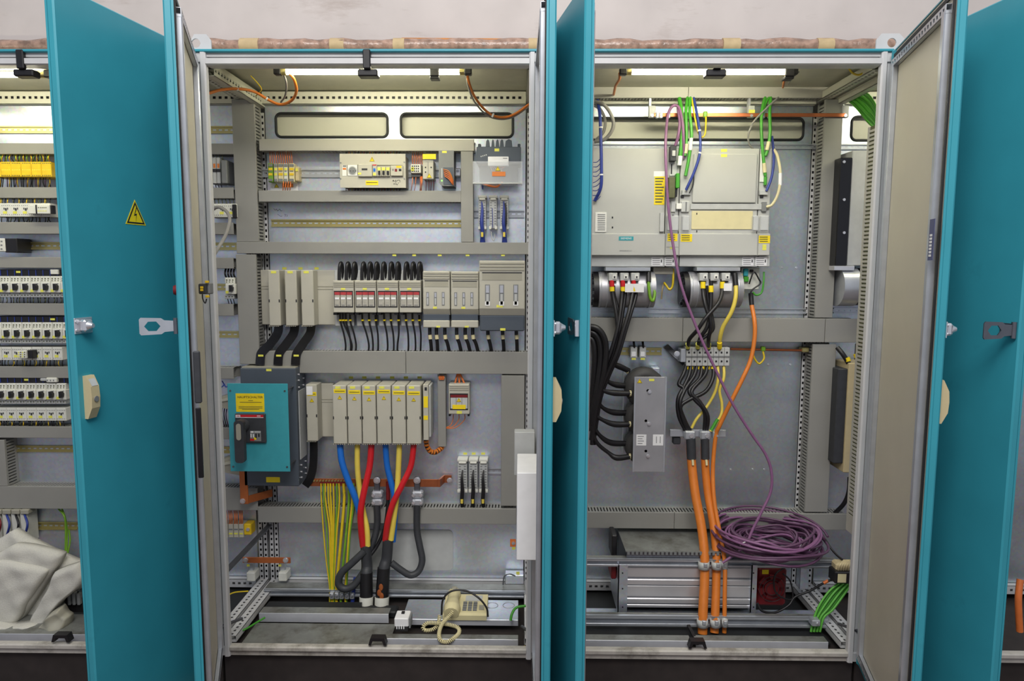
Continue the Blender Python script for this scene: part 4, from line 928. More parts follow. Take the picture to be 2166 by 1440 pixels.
b = B(); b.box(-1.74, 2.9, .05, .56, -.012, -.004); b.obj('cabinet_base', 'black', CABS[1])
gland(CABS[1], 510, 822, 1318, 1362, 1366, .024, 'zinc_dirty')
gland(CABS[1], 548, 822, 1284, 1297, 1316, .052, 'zinc_dirty')
a = PZ(560, 1270, .05); b = B(); q = PZ(690, 1284, .05).y; b.box(P(560, 1280, q).x, P(760, 1280, q).x, q, q+.05, .0, .048); b.obj('foam_strip', 'rubber', CABS[1])
b = B(); q = PZ(790, 1286, .045).y; b.box(P(742, 1280, q).x, P(838, 1280, q).x, q-.0, q+.06, .0, .03, .006); b.obj('foam_strip', 'rubber', CABS[1])
gland(CABS[1], 812, 1096, 1341, 1351, 1371, .046, 'zinc_dirty')
gland(CABS[1], 850, 1096, 1268, 1310, 1322, .05, 'zinc')
for x in (1041, 1076):
    q = PZ(x, 1280, .0505); b = B(); b.ring((q.x, q.y, .050), (0, 0, 1), .026, .022, .001); b.obj('knockout', 'zinc_rail', CABS[1])
# ---- bracing strut, door stays, earth leads in the corners
t = thing('bracing_strut', 'grey diagonal strut behind the left frame post, low in the power cabinet', 'strut'); b = B(); b.tube([P(474, 1212, .16), P(571, 1110, .49)], .011, flat=.004, smooth=False); b.obj('strut_bar', 'steel_dark', t)
b = B(); b.cyl(P(571, 1110, .49), P(573, 1107, .52), .006, 8); b.obj('strut_bolt', 'zinc_rail', t)
cable([(502, 1336, .10), (520, 1330, .12), (540, 1318, .16), (560, 1306, .2)], 2.2, 'green', 'green-yellow earth lead on the floor at the left corner', 'earth_wire', 'wire')
cable([(478, 1262, .25), (495, 1253, .28), (525, 1250, .32)], 1.5, 'yg_yellow', 'yellow earth lead along the left bottom rail', 'earth_wire', 'wire')
cable([(1112, 1281, .2), (1092, 1285, .2), (1083, 1298, .18), (1080, 1312, .17)], 3, 'green', 'green earth lead arching at the right floor corner', 'earth_wire', 'wire')
cable([(1082, 1370, .03), (1095, 1372, .03), (1111, 1366, .03)], 1.8, 'yg_yellow', 'yellow earth lead by the right front corner', 'earth_wire', 'wire')
for (px, py, s, nm) in ((463, 1328, 1, 'left door of the power cabinet'), (1132, 1346, -1, 'right door of the power cabinet'), (1826, 1340, -1, 'cream-faced door of the drive cabinet')):
    t = thing('door_stay', 'steel door stay peg at the foot of the %s' % nm, 'door stay', 'door stays'); c = P(px, py, -.01)
    b = B(); b.tube([c, c+Vector((s*.02, .03, 0)), c+Vector((s*.05, .09, -.01))], .006, 8); b.obj('stay_rod', 'steel_dark', t); b = B(); b.sphere(c, .009); b.obj('stay_knob', 'brass_rail', t)
t = thing('earth_sticker', 'small orange earth sticker with a bolt near the white door pocket', 'sticker'); b = B(); b.pbox(1079, 1140, 1091, 1156, YP-.001, .001); b.obj('sticker_sheet', 'orange_wire', t); bolt(t, 1086, 1149, YP-.001, 2.6); tag(t, 1083, 1157, 1090, 1162, YP-.001)
t = thing('bracket', 'grey angle bracket with a wire loop at the right rear floor corner', 'bracket'); b = B(); b.pbox(1068, 1216, 1108, 1236, .47, .05, .003); b.obj('bracket_plate', 'zinc', t); tag(t, 1092, 1209, 1099, 1215, .47); b = B(); b.tube([P(1064, 1236, .46), P(1067, 1219, .455), P(1078, 1214, .455), P(1090, 1218, .46)], 1.6*mpp(.46), 6); b.obj('wire_loop', 'steel_dark', t)
# ---- telephone
t = thing('telephone', 'old ivory desk telephone with handset, lying on the cabinet floor', 'telephone')
X0, X1 = P(936, 1308, .19).x, P(1029, 1308, .19).x; zb = .051; Yf = .19
prof = [(Yf, zb), (Yf, zb+.020), (Yf+.012, zb+.026), (Yf+.14, zb+.040), (Yf+.155, zb+.034), (Yf+.155, zb)]
b = B(); b.prism(prof, X0, X1, 'x'); b.obj('base_unit', 'ivory', t)
sl = lambda y: zb+.026+(y-Yf-.012)*(.014/.128)
def slab(x0, x1, y0, y1, m, nm, h=.004):
    b = B(); V = [(x0, y0, sl(y0)), (x1, y0, sl(y0)), (x1, y1, sl(y1)), (x0, y1, sl(y1))]; V += [(x, y, z+h) for x, y, z in V]
    b.add(V, [(0, 1, 2, 3), (4, 5, 6, 7), (0, 1, 5, 4), (1, 2, 6, 5), (2, 3, 7, 6), (3, 0, 4, 7)]); return b.obj(nm, m, t)
slab(X0+.085, X0+.155, Yf+.092, Yf+.13, 'light_grey', 'directory_card', .002)
for r_ in range(4):
    for q in range(3): slab(X0+.078+q*.021, X0+.094+q*.021, Yf+.024+r_*.016, Yf+.034+r_*.016, 'mid_grey', 'key', .005)
slab(X0+.145, X0+.165, Yf+.03, Yf+.06, 'cream_dark', 'key', .004)
hx = X0+.036; b = B()
b.tube([(hx, Yf-.006, zb+.030), (hx, Yf+.022, zb+.038), (hx, Yf+.055, zb+.048), (hx, Yf+.09, zb+.052), (hx, Yf+.12, zb+.050), (hx, Yf+.142, zb+.044)], .02, 12, 5, rad=[.030, .036, .026, .022, .028, .025]); hs = b.obj('handset', 'ivory', t)
b = B(); b.sphere((hx, Yf+.125, zb+.074), .013, 10, 6, (1, 1.3, .5)); b.obj('earpiece_dish', 'cream_dark', hs); b = B(); b.cyl((hx, Yf-.03, zb+.034), (hx, Yf-.015, zb+.036), .006, 8); b.obj('cord_plug', 'paper', hs)
cable([(934, 1300, .19), (937, 1268, .20), (955, 1250, .21), (985, 1249, .21), (1012, 1264, .19), (1029, 1285, .18), (1032, 1304, .175)], 2.2, 'black', '', 'line_lead', parent=t, n=7)
pth = [(930, 1302, .175), (927, 1320, .15), (916, 1331, .13), (899, 1333, .125), (895, 1325, .13), (906, 1317, .14), (926, 1318, .135), (950, 1321, .13), (968, 1327, .12), (971, 1338, .095), (958, 1351, .055), (944, 1358, .04), (931, 1353, .045), (929, 1337, .075), (935, 1320, .11), (947, 1306, .14), (959, 1293, .155)]
b0 = B(); V = [P(*q) for q in pth]; dense = []
for i in range(len(V)-1):
    p0 = V[i-1] if i else V[0]; p1, p2 = V[i], V[i+1]; p3 = V[i+2] if i+2 < len(V) else V[-1]
    for j in range(20):
        u = j/20; dense.append(.5*((2*p1)+(p2-p0)*u+(2*p0-5*p1+4*p2-p3)*u*u+(3*p1-p0-3*p2+p3)*u**3))
cum = [0]
for i in range(1, len(dense)): cum.append(cum[-1]+(dense[i]-dense[i-1]).length)
hel = []; Ltot = cum[-1]; turns = int(Ltot/.0065); k = 0; a0 = Vector((0, 0, 1))
for s in range(turns*7):
    d = Ltot*s/(turns*7)
    while k < len(cum)-2 and cum[k+1] < d: k += 1
    u = (d-cum[k])/max(1e-9, cum[k+1]-cum[k]); p = dense[k].lerp(dense[k+1], u); T = (dense[k+1]-dense[k]).normalized()
    a0 = (a0-T*a0.dot(T)).normalized(); c0 = T.cross(a0); th = 2*math.pi*s/7
    hel.append(p+(a0*math.cos(th)+c0*math.sin(th))*.0062)
b0.tube(hel, .0026, 5, smooth=False); b0.obj('coiled_cord', 'ivory', t)
# ---- loose contactor on the floor
t = thing('loose_contactor', 'loose white contactor lying left of the telephone', 'contactor')
b = B(); a = R(834, 1310, 864, 1336, .10); b.box(a[0], a[1], .10, .165, a[2]+.02, a[3]+.004, .003); b.obj('housing', 'paper', t)
b = B(); b.box(a[0]+.006, a[1]-.002, .101, .155, a[2], a[2]+.021, .001); b.obj('underside', 'black', t)
b = B(); 
for i in range(4): b.box(a[0]+.008+i*.009, a[0]+.012+i*.009, .0985, .101, a[2]+.012, a[2]+.026)
b.obj('comb_teeth', 'paper', t); b = B(); b.box(a[0]+.022, a[0]+.034, .135, .15, a[3]+.004, a[3]+.009); b.obj('toggle', 'black', t)
b = B(); b.box(a[1], a[1]+.006, .11, .16, a[2]+.01, a[3]-.002); b.obj('side_clip', 'mid_grey', t)
# ---- lamp leads and grey cables at the top
cable([(611, 154, .13), (622, 168, .14), (627, 192, .18), (617, 212, .24), (593, 221, .27), (566, 210, .26), (538, 194, .24), (505, 188, .2), (468, 190, .16), (440, 198, .12)], 3, 'orange', 'orange lamp lead looping at the left end of the tube', 'lamp_lead', 'cable', 'orange lamp leads', parts=(('cable_tie', 'paper', ((566, 210, .26), (563, 208, .258)), 4), ('cable_tie', 'paper', ((500, 188, .196), (504, 188, .2)), 3.6)))
cable([(600, 155, .14), (606, 178, .17), (603, 203, .24), (594, 216, .3)], 2, 'cable_grey', 'grey lead beside the left orange lamp lead', 'lamp_lead', 'cable')
cable([(530, 160, .2), (545, 176, .22), (553, 190, .27), (541, 203, .33)], 1.2, 'yg_yellow', 'thin yellow-green lead under the roof at left', 'earth_wire', 'wire')
cable([(988, 154, .13), (993, 178, .17), (1006, 208, .24), (1030, 236, .3), (1056, 248, .33), (1085, 243, .33), (1120, 220, .3)], 2.6, 'orange', 'orange lamp lead sagging from the right end of the tube', 'lamp_lead', 'cable', 'orange lamp leads', parts=(('cable_tie', 'paper', ((1041, 243, .31), (1044, 244.5, .31)), 4.5),))
cable([(987, 158, .14), (991, 184, .18), (1003, 214, .25), (1028, 242, .31), (1056, 252, .34), (1086, 247, .34), (1120, 224, .31)], 1.8, 'cable_grey', 'grey lead running beside the right orange lamp lead', 'lamp_lead', 'cable')
cable([(446, 462, .42), (448, 446, .40), (462, 438, .38), (480, 448, .36), (486, 468, .32), (476, 500, .24), (455, 535, .14), (440, 570, .05), (436, 602, .02)], 3.6, 'cable_grey', 'grey cable looping from the contactors out to the left frame post', n=9)
# ---- door-side terminals at the left frame post
t = thing('door_terminal', 'black clip-on terminal with orange jaws beside the left frame post', 'terminal block')
b = B(); b.pbox(419, 600, 436, 622, -.30, .03, .003); b.obj('housing', 'shrink', t); b = B(); b.pbox(432, 598, 443, 622, -.29, .03, .003); b.obj('side_module', 'mid_grey', t)
for x, y in ((426, 608), (426, 613.5), (436, 596), (437, 627)):
    b = B(); b.pbox(x-3, y-2.4, x+3, y+2.4, -.304, .012, .001); b.obj('jaw', 'relay_yellow', t)
b = B(); b.tube([P(428, 622, -.29), P(429, 632, -.29), P(434, 641, -.29), P(437, 632, -.285)], 1.2*mpp(0), 6); b.obj('jumper_wire', 'black', t)
def door_part(d, b, name, m):
    me = b.mesh(name); me.materials.append(MATS[m]); M = Matrix.Translation(d.h) @ Matrix.Rotation(d.ang, 4, 'Z'); me.transform(M.inverted()); return link(name, me, d.o)
b = B(); a = R(1093, 1000, 1146, 1185, -.40); b.box(a[0], a[1], -.40, -.18, a[2], a[3], .002); door_part(dC, b, 'document_pocket', 'paper')
b = B()
for y in (1016, 1158): c = P(1144, y, -.402); b.box(c.x-.004, c.x+.003, -.404, -.40, c.z-.005, c.z+.005)
door_part(dC, b, 'pocket_clip', 'steel_dark')
b = B(); a = R(1088, 914, 1131, 1006, -.15); b.box(a[0], a[1], -.15, -.10, a[2], a[3], .002); door_part(dC, b, 'pocket_back', 'light_grey')  # greyer than the front pocket, its weaker light painted into the colour
p0, p1 = dB.loc(423, 742, .03), dB.loc(423, 862, .03); b = B(); b.box(p0.x-.007, p0.x+.007, .012, .030, p1.z, p0.z, .003); b.obj('latch_lever', 'shrink', dB.o)
p0, p1 = dB.loc(425, 862, .026), dB.loc(428, 1022, .026); b = B(); b.box(p0.x-.004, p0.x+.004, .012, .026, p1.z, p0.z, .002); b.obj('latch_rod', 'black_gloss', dB.o)
# ================================================================== drive cabinet
duct(1250, 178, 1793, 207, 'long grey trunking lit pale under the lamp of the drive cabinet', seam=[1456], m='duct_lit', Y=.45, back=.525)
duct(1735, 210, 1773, 672, 'tall grey vertical duct right of the converter units')
duct(1711, 728, 1760, 1083, 'grey vertical duct below the wide middle duct, right of the bare plate')
duct(1235, 673, 1815, 723, 'wide grey middle duct crossing the drive cabinet', seam=[1444, 1745], Y=.445)
duct(1235, 1085, 1797, 1119, 'grey bottom duct behind the purple cable coil', seam=[1426], Y=.445)
# slotted duct on the right frame, seen from its side
t = thing('side_duct', 'slotted grey duct running down inside the right frame post', 'cable duct'); zt, zb = P(1850, 262, .06).z, P(1805, 1133, .06).z; xs = 1.784
b = B(); b.box(xs, xs+.003, .040, .053, zb, zt); b.box(xs, xs+.003, .112, .124, zb, zt)
z = zb+.06
while z < zt-.01: b.box(xs, xs+.003, .053, .112, z, z+.008); z += .0145
b.box(xs, xs+.003, .053, .112, zb, zb+.06); b.obj('slotted_wall', 'duct_lit', t)
b = B(); b.box(xs+.003, xs+.030, .040, .124, zb, zt); b.obj('trough_back', 'olive', t)
rail(1250, 651, 1706, 663, 'greenish zinc rail just above the wide middle duct'); rail(1250, 304, 1735, 315, 'zinc rail along the top of the converter units')
rail(1312, 735, 1400, 751, 'short rail with two terminals above the choke plate', m='brass_rail')
# ---- copper potential bar with cable clamps
t = thing('shield_bar', 'long thin copper shield bar under the top trunking', 'busbar'); b = B(); b.pbox(1384, 239, 1790, 247, .44, .004, .001); b.obj('copper_strip', 'copper', t)
for x in (1380, 1590, 1789):
    b = B(); b.pbox(x-7, 223, x+7, 248, .445, .02, .002); b.obj('bracket', 'light_grey', t); b = B(); b.pbox(x-7, 205, x-2, 226, .455, .02, .001); b.obj('hanger', 'zinc_rail', t)
    b = B(); pcyl(b, x, 244, .438, 3, .006, 8); b.obj('screw', 'chrome', t)
tag(t, 1584, 232, 1597, 239, .444, 'yellow_tag')
for x in (1391, 1399, 1415, 1450, 1458, 1615, 1629):
    b = B(); b.pbox(x-3.6, 236, x+3.6, 250, .434, .014, .003); q = b.obj('shield_clamp', 'zinc_rail', t); b = B(); pcyl(b, x, 243, .43, 2, .005, 8); b.obj('clamp_screw', 'chrome', q)
b = B(); b.pbox(1488, 235, 1497, 248, .434, .014, .003); b.obj('earth_terminal', 'yg_green', t)
# ---- converter units
YU = .40
def unit(x0, x1, label, y0=314, lower=True):
    t = thing('drive_unit', label, 'drive unit', 'grey converter units'); b = B()
    b.pbox(x0+.4, y0, x1-.4, 541, YU, .125, .002); b.obj('housing', 'unit_grey', t)
    b = B(); b.pbox(x0+.6, 541, x1-.6, 564, YU+.014, .11, .002); b.obj('terminal_cover', 'light_grey', t)
    b = B(); b.pbox(x0+.4, 494, x1-.4, 540, YU-.006, .008, .002); b.obj('lower_front', 'unit_grey', t)
    return t
u1 = unit(1236, 1407, 'largest grey converter unit, left, with a teal name badge')
b = B(); b.pbox(1259, 449, 1283, 491, YU-.004, .005, .001); g = b.obj('vent_grille', 'white', u1)
for i in range(9): b = B(); b.pbox(1264, 453+i*4, 1280, 454.4+i*4, YU-.005, .001); b.obj('vent_slot', 'mid_grey', g)
for y in (460, 481): b = B(); b.pbox(1294, y-2, 1297, y+2, YU-.001, .001); b.obj('slot', 'ink', u1)
s_ = tag(u1, 1309, 500, 1340, 508.5, YU-.006, 'sky_blue', 'name_badge'); c = P(1324.5, 504.3, YU-.0072); text('SIEMENS', .0105, c, s_, 'paper', sx=1.15)
c = P(1323.5, 530.5, YU-.0065); text('SIMODRIVE 611', .0075, c, u1, 'mid_grey')
s_ = tag(u1, 1384, 373, 1406, 433, YU, 'yellow', 'warning_label'); tag(u1, 1383, 362, 1406, 373, YU, 'paper', 'label_header')
for i in range(9): tag(s_, 1386, 376+i*6.2, 1404-(i % 3)*2, 378.5+i*6.2, YU-.001, 'olive', 'label_print')
u2 = unit(1408, 1436, 'narrow converter unit with a dark plug, between the two wide ones')
u3 = unit(1437, 1603, 'wide converter unit with a recessed yellowish strip')
u4 = unit(1604, 1629, 'narrow rightmost converter unit with white cable plug')
for u, x0, x1, y0 in ((u2, 1412, 1433, 494), (u3, 1440, 1464, 495), (u4, 1605, 1629, 498)):
    s_ = tag(u, x0, y0, x1, y0+16, YU-.006, 'yellow', 'warning_label')
    for i in range(3): tag(s_, x0+2, y0+2.5+i*4.4, x1-5, y0+4+i*4.4, YU-.007, 'olive', 'label_print')
b = B(); b.pbox(1409, 522, 1435, 522.8, YU-.0065, .001); b.obj('flap_seam', 'mid_grey', u2); tag(u2, 1417, 523, 1424, 526, YU-.006)
tag(u4, 1613, 517, 1621, 529, YU-.006)
b = B(); b.pbox(1466, 325, 1601, 429, YU-.010, .012, .003); b.obj('upper_cover', 'unit_grey', u3)
b = B(); b.pbox(1461, 431, 1612, 443, YU-.006, .008, .001); b.obj('ribbon_band', 'light_grey', u3)
b = B(); b.pbox(1463, 446, 1592, 485, YU-.003, .004, .001); b.obj('recessed_strip', 'ivory', u3)
for x, y in ((1474, 452), (1474, 489)): tag(u3, x-1, y-2, x+1, y+2, YU-.003, 'ink', 'slot')
for i in range(2): tag(u3, 1525, 319+i*11-4, 1538, 325+i*11-4, YU-.010 if i else YU)
for u, x0, x1 in ((u1, 1378, 1402), (u2, 1406, 1427), (u3, 1570, 1594), (u4, 1598, 1622)):
    s_ = tag(u, x0, 543, x1, 562, YU+.014, 'paper', 'type_label')
    for i in range(4): tag(s_, x0+2, 546+i*4, x1-6, 547+i*4, YU+.013, 'mid_grey', 'label_print')
    tag(s_, x1-4, 549, x1-2, 555, YU+.013, 'ink', 'label_print')
def board(u, x0, x1, lst):
    for (a0, y0, a1, y1, dp, m, nm) in lst:
        b = B(); b.pbox(a0, y0, a1, y1, YU-dp, dp+.002, .001); b.obj(nm, m, u)
board(u2, 1408, 1436, [(1418, 308, 1431, 340, .03, 'shrink', 'plug'), (1422, 318, 1429, 330, .034, 'light_grey', 'plug_latch'), (1416, 342, 1432, 372, .004, 'light_grey', 'slot_frame'), (1419, 347, 1422, 368, .005, 'ink', 'slot'), (1415, 374, 1428, 418, .03, 'olive', 'bus_plug'), (1428, 374, 1433, 416, .024, 'black', 'bus_plug_edge'), (1420, 425, 1429, 448, .008, 'light_grey', 'connector'), (1421, 454, 1426, 459, .003, 'ink', 'slot'), (1396, 450, 1405, 490, .014, 'light_grey', 'clear_clip')])
board(u3, 1437, 1463, [(1444, 318, 1452, 328, .008, 'light_grey', 'connector'), (1443, 402, 1461, 412, .012, 'light_grey', 'connector'), (1440, 413, 1447, 418, .006, 'ink', 'slot'), (1441, 426, 1458, 448, .010, 'light_grey', 'connector'), (1431, 430, 1442, 442, .016, 'white', 'ribbon_head'), (1450, 427, 1453, 447, .011, 'mid_grey', 'slot')])
for x0, x1, u in ((1410, 1437, u2), (1442, 1460, u3), (1592, 1606, u3), (1607, 1627, u4)):
    b = B(); b.pbox(x0, 455, x1, 489, YU-.022, .022, .004); b.obj('clear_cap', 'clear', u); b = B(); b.pbox(x0+2, 457, x1-2, 487, YU-.006, .006, .002); b.obj('busbar_block', 'light_grey', u)
board(u4, 1604, 1629, [(1607, 402, 1625, 412, .012, 'light_grey', 'connector'), (1608, 413, 1615, 418, .006, 'ink', 'slot'), (1612, 427, 1622, 447, .012, 'mid_grey', 'connector'), (1608, 325, 1620, 385, .004, 'white', 'slot_frame')])
# ---- fans under the units
def fan(x0, x1, yc, r, label, Y=.465):
    t = thing('cooling_fan', label, 'fan', 'tubular fans under the converters'); p0, p1 = P(x0, yc, Y), P(x1, yc, Y); rr = r*mpp(Y)
    b = B(); b.cyl(p0, p1, rr, 32); b.obj('drum', 'brushed', t)
    L = p1.x-p0.x
    for u in (.02, .14, .9): b = B(); b.ring((p0.x+L*u, Y, p0.z), (1, 0, 0), rr+.0016, rr-.001, .005, 32); b.obj('drum_seam', 'zinc_rail', t)
    b = B(); b.cyl((p0.x-.022, Y, p0.z), (p0.x, Y, p0.z), rr*.98, 24); b.obj('fan_hub', 'black', t)
    for k in range(7):
        a = math.radians(100+k*26); b = B(); c = Vector((p0.x-.03, Y+rr*.8*math.cos(a), p0.z+rr*.8*math.sin(a))); b.box(c.x, c.x+.02, c.y-.006, c.y+.006, c.z-.006, c.z+.006, .002); b.obj('fan_blade', 'black_gloss', t)
    return t
def term3(t, xs, bar, sleeves):
    b = B(); b.pbox(bar[0], 565, bar[1], 573, .385, .06, .001); b.obj('terminal_bar', 'zinc_rail', t)
    for x in xs:
        b = B(); b.pbox(x-9, 577, x+9, 594, .375, .05, .002); q = b.obj('power_terminal', 'light_grey', t); b = B(); b.pbox(x-1, 581, x+7, 590, .372, .004, .001); w_ = b.obj('clamp_face', 'white', q)
        b = B(); b.pbox(x+1.4, 584, x+4.6, 588, .371, .002); b.obj('clamp_hole', 'ink', q)
f1 = fan(1264, 1381, 612, 38, 'left tubular fan with red-sleeved cables in front', ); term3(f1, (1297, 1321, 1344), (1281, 1376), 0); tag(f1, 1322, 600, 1362, 618, .372, 'paper', 'type_label')
f2 = fan(1452, 1562, 612, 38, 'right tubular fan with yellow-sleeved cables in front'); term3(f2, (1489, 1512, 1536), (1474, 1566), 0); tag(f2, 1531, 599, 1548, 615, .372, 'paper', 'type_label')
# cables from left fan terminals
for k, (x, pts) in enumerate(((1294, [(1295, 590, .385), (1296, 620, .38), (1303, 660, .36), (1306, 700, .35), (1298, 745, .35), (1278, 800, .36), (1262, 850, .37), (1254, 920, .38)]), (1317, [(1317, 590, .385), (1316, 620, .38), (1312, 660, .36), (1305, 700, .345), (1290, 750, .34), (1270, 800, .35), (1256, 860, .36), (1252, 940, .37)]), (1340, [(1340, 590, .385), (1338, 620, .38), (1330, 660, .35), (1318, 700, .335), (1303, 750, .33), (1285, 790, .34), (1266, 840, .35), (1256, 900, .36)]))):
    cable(pts, 4.4, 'black', '%s black cable with a red sleeve below the left fan' % ['left', 'middle', 'right'][k], 'motor_cable', 'cable', 'black cables of the left fan', n=10, parts=(('red_sleeve', 'red', ((x, 593, .383), (x+.5, 606, .381)), 5.2), ('yellow_sleeve', 'yellow', ((x+.5, 606.5, .381), (x+.8, 616, .380)), 5.2)))
    q = [(p[0]+5, p[1], p[2]+.015) for p in pts[2:]]; cable([(x+4, 604, .395)]+[(x+5, 625, .39)]+q, 4, 'black', '%s rear strand of the paired black cables below the left fan' % ['left', 'middle', 'right'][k], 'motor_cable', 'cable', 'black cables of the left fan', n=8)
for k, (pts, ys) in enumerate((([(1487, 590, .385), (1487, 615, .38), (1492, 645, .36), (1504, 685, .35), (1499, 715, .37), (1499, 738, .44)], 596), ([(1504, 590, .385), (1504, 615, .38), (1503, 650, .37), (1496, 690, .36), (1481, 715, .38), (1476, 738, .44)], 604), ([(1528, 590, .385), (1528, 612, .38), (1520, 640, .35), (1493, 672, .335), (1475, 698, .345), (1458, 718, .38), (1455, 738, .44)], 596))):
    cable(pts, 4.2, 'black', '%s black cable crossing from the right fan to the terminal row' % ['left', 'middle', 'right'][k], 'motor_cable', 'cable', 'black cables of the right fan', n=10, parts=(('yellow_sleeve', 'yellow', ((pts[0][0], ys, .383), (pts[1][0], ys+14, .381)), 5.2), ('yellow_sleeve', 'yellow_tag', ((pts[-1][0], 727, .41), (pts[-1][0], 735, .43)), 5)))
cable([(1494, 604, .39), (1499, 640, .385), (1508, 680, .37), (1506, 700, .37), (1478, 722, .38)], 3.6, 'black', 'rear black strand twisting between the right fan cables', 'motor_cable', n=8)
cable([(1556, 590, .39), (1556, 628, .372), (1547, 660, .372), (1530, 690, .39), (1523, 715, .41), (1522, 738, .44)], 4.4, 'cable_yellow', 'yellow earth cable curving down from the right fan to the terminal row', n=10, parts=(('black_boot', 'black', ((1554, 578, .395), (1556, 604, .384)), 5.6), ('yellow_sleeve', 'yellow', ((1522, 724, .415), (1522, 735, .43)), 5.2)))
cable([(1372, 575, .40), (1372, 600, .385), (1375, 628, .38), (1381, 636, .38), (1385, 620, .39), (1380, 606, .40)], 3.2, 'yg_green', 'green-yellow earth cable hooked at the right end of the left fan', n=8, parts=(('black_boot', 'black', ((1372, 576, .40), (1372, 596, .387)), 5),))
cable([(1424, 568, .46), (1424, 590, .45), (1422, 606, .45), (1416, 612, .45), (1409, 603, .46), (1405, 598, .47)], 2.4, 'yg_yellow', 'short yellow-green jumper between the two fans', 'earth_wire', 'wire')
cable([(1405, 598, .48), (1401, 612, .48), (1399, 632, .5)], 1.8, 'beige', 'beige stub wire hanging between the two fans', 'wire', 'wire')
b = B(); b.pbox(1382, 565, 1424, 580, .45, .07, .002); b.obj('fan_bracket', 'cream', None, 'small cream bracket between the two tubular fans', 'bracket')
cable([(1568, 580, .43), (1568, 605, .42), (1572, 620, .42)], 3, 'yg_yellow', 'yellow-green cable beside the small green terminal board', 'earth_wire', 'wire')
t = thing('terminal_board', 'small board with blue and green plugs right of the right fan', 'terminal board'); b = B(); b.pbox(1568, 566, 1606, 612, .46, .06, .002); b.obj('board', 'offwhite', t)
for x0, y0, x1, y1, m in ((1574, 568, 1583, 584, 'sky_blue'), (1574, 585, 1584, 596, 'green'), (1588, 570, 1594, 576, 'black')): b = B(); b.pbox(x0, y0, x1, y1, .445, .02, .002); b.obj('plug', m, t)
cable([(1585, 600, .44), (1588, 590, .43), (1595, 575, .43), (1605, 590, .43), (1608, 600, .43), (1590, 614, .43), (1587, 630, .43)], 1.6, 'black', 'thin black wires around the small green terminal board', 'wire', 'wire')
cable([(1616, 575, .45), (1615, 598, .44), (1611, 618, .44), (1600, 624, .44), (1592, 618, .44)], 2, 'green', 'green wire looping beside the small terminal board', 'wire', 'wire')
cable([(1589, 622, .44), (1590, 645, .43), (1596, 680, .40), (1596, 715, .39), (1588, 760, .38), (1571, 800, .37), (1546, 850, .37), (1522, 900, .38), (1514, 922, .39), (1508, 990, .38), (1511, 1060, .34), (1525, 1140, .28), (1533, 1190, .24), (1533, 1260, .2), (1532, 1338, .17)], 4.6, 'orange', 'thin orange cable running from the small board down to the floor', 'motor_cable', 'cable', n=10, parts=(('black_sleeve', 'black', ((1588, 620, .44), (1590, 645, .43)), 5),))
# ---- terminal row
t = thing('terminal_row', 'grey eight-pole terminal row with two lines of screw holes', 'terminal block')
for i in range(8):
    x = 1452+i*11.5; b = B(); b.pbox(x, 735, x+11, 774, .435, .07, .002); q = b.obj('terminal', 'light_grey', t)
    for y in (745.5, 764): b = B(); b.pbox(x+3.6, y-1.8, x+7.2, y+1.8, .4335, .002); b.obj('screw_hole', 'ink', q)
    b = B(); b.pbox(x, 752.5, x+11, 756, .433, .002); b.obj('centre_groove', 'mid_grey', q)
b = B(); b.pbox(1440, 738, 1451, 766, .44, .06, .002); b.obj('end_clamp', 'zinc_rail', t); bolt(t, 1432, 748, .46, 4)
a0, a1 = P(1409, 732, .52), P(1448, 770, .47); b = B(); b.tube([a0, a1], .012, flat=.003, smooth=False); b.obj('support_arm', 'steel_dark', t)
t = thing('earth_rod', 'thin copper rod running right from the terminal row', 'busbar'); b = B(); b.cyl(P(1545, 738, .49), P(1706, 741, .49), 2.6*mpp(.49), 8); b.obj('rod', 'copper', t); b = B(); b.pbox(1697, 735, 1712, 745, .48, .04, .003); b.obj('rod_bracket', 'brass_rail', t); b = B(); b.pbox(1611, 733, 1620, 743, .475, .02, .003); b.obj('rod_clamp', 'yg_green', t)
cable([(1614, 743, .475), (1616, 758, .47), (1606, 769, .47), (1597, 760, .47), (1594, 752, .47)], 2, 'yg_yellow', 'small yellow-green loop hanging from the copper rod', 'earth_wire', 'wire')
for i, (x, m) in enumerate(((1334, 'offwhite'), (1353, 'offwhite'))):
    t = thing('terminal_block', '%s terminal on the short rail above the choke plate' % ['left', 'right'][i], 'terminal block', 'terminals on the short rail'); b = B(); b.pbox(x, 733, x+14, 757, .48, .045, .002); b.obj('housing', 'light_grey', t); b = B(); b.pbox(x+2, 744, x+11, 754, .477, .004, .001); b.obj('marker', 'paper', t); tag(t, x+2, 757, x+11, 761, .48)
    cable([(x+6, 718, .49), (x+7, 728, .475), (x+8, 736, .485)], 2.4, 'black', '%s short black wire into the short rail terminals' % ['left', 'right'][i], 'wire', 'wire', 'short black wires', n=6)
# cables below terminal row
LB = [([(1452, 772, .45), (1446, 790, .43), (1436, 812, .42), (1446, 822, .41), (1438, 850, .40), (1444, 885, .40), (1456, 915, .41)], 'leftmost'), ([(1462, 772, .45), (1457, 795, .43), (1445, 820, .415), (1434, 845, .40), (1436, 880, .40), (1452, 915, .41)], 'second'), ([(1475, 772, .45), (1468, 795, .43), (1450, 822, .41), (1438, 855, .39), (1449, 890, .40), (1462, 915, .41)], 'third'), ([(1486, 772, .45), (1480, 800, .43), (1458, 825, .41), (1470, 845, .40), (1490, 870, .395), (1490, 915, .41)], 'fourth'), ([(1497, 772, .45), (1490, 795, .43), (1463, 828, .405), (1480, 850, .395), (1497, 880, .39), (1494, 915, .41)], 'fifth'), ([(1509, 772, .45), (1508, 800, .43), (1492, 828, .41), (1458, 845, .40), (1440, 860, .395), (1446, 890, .395), (1458, 915, .41)], 'sixth')]
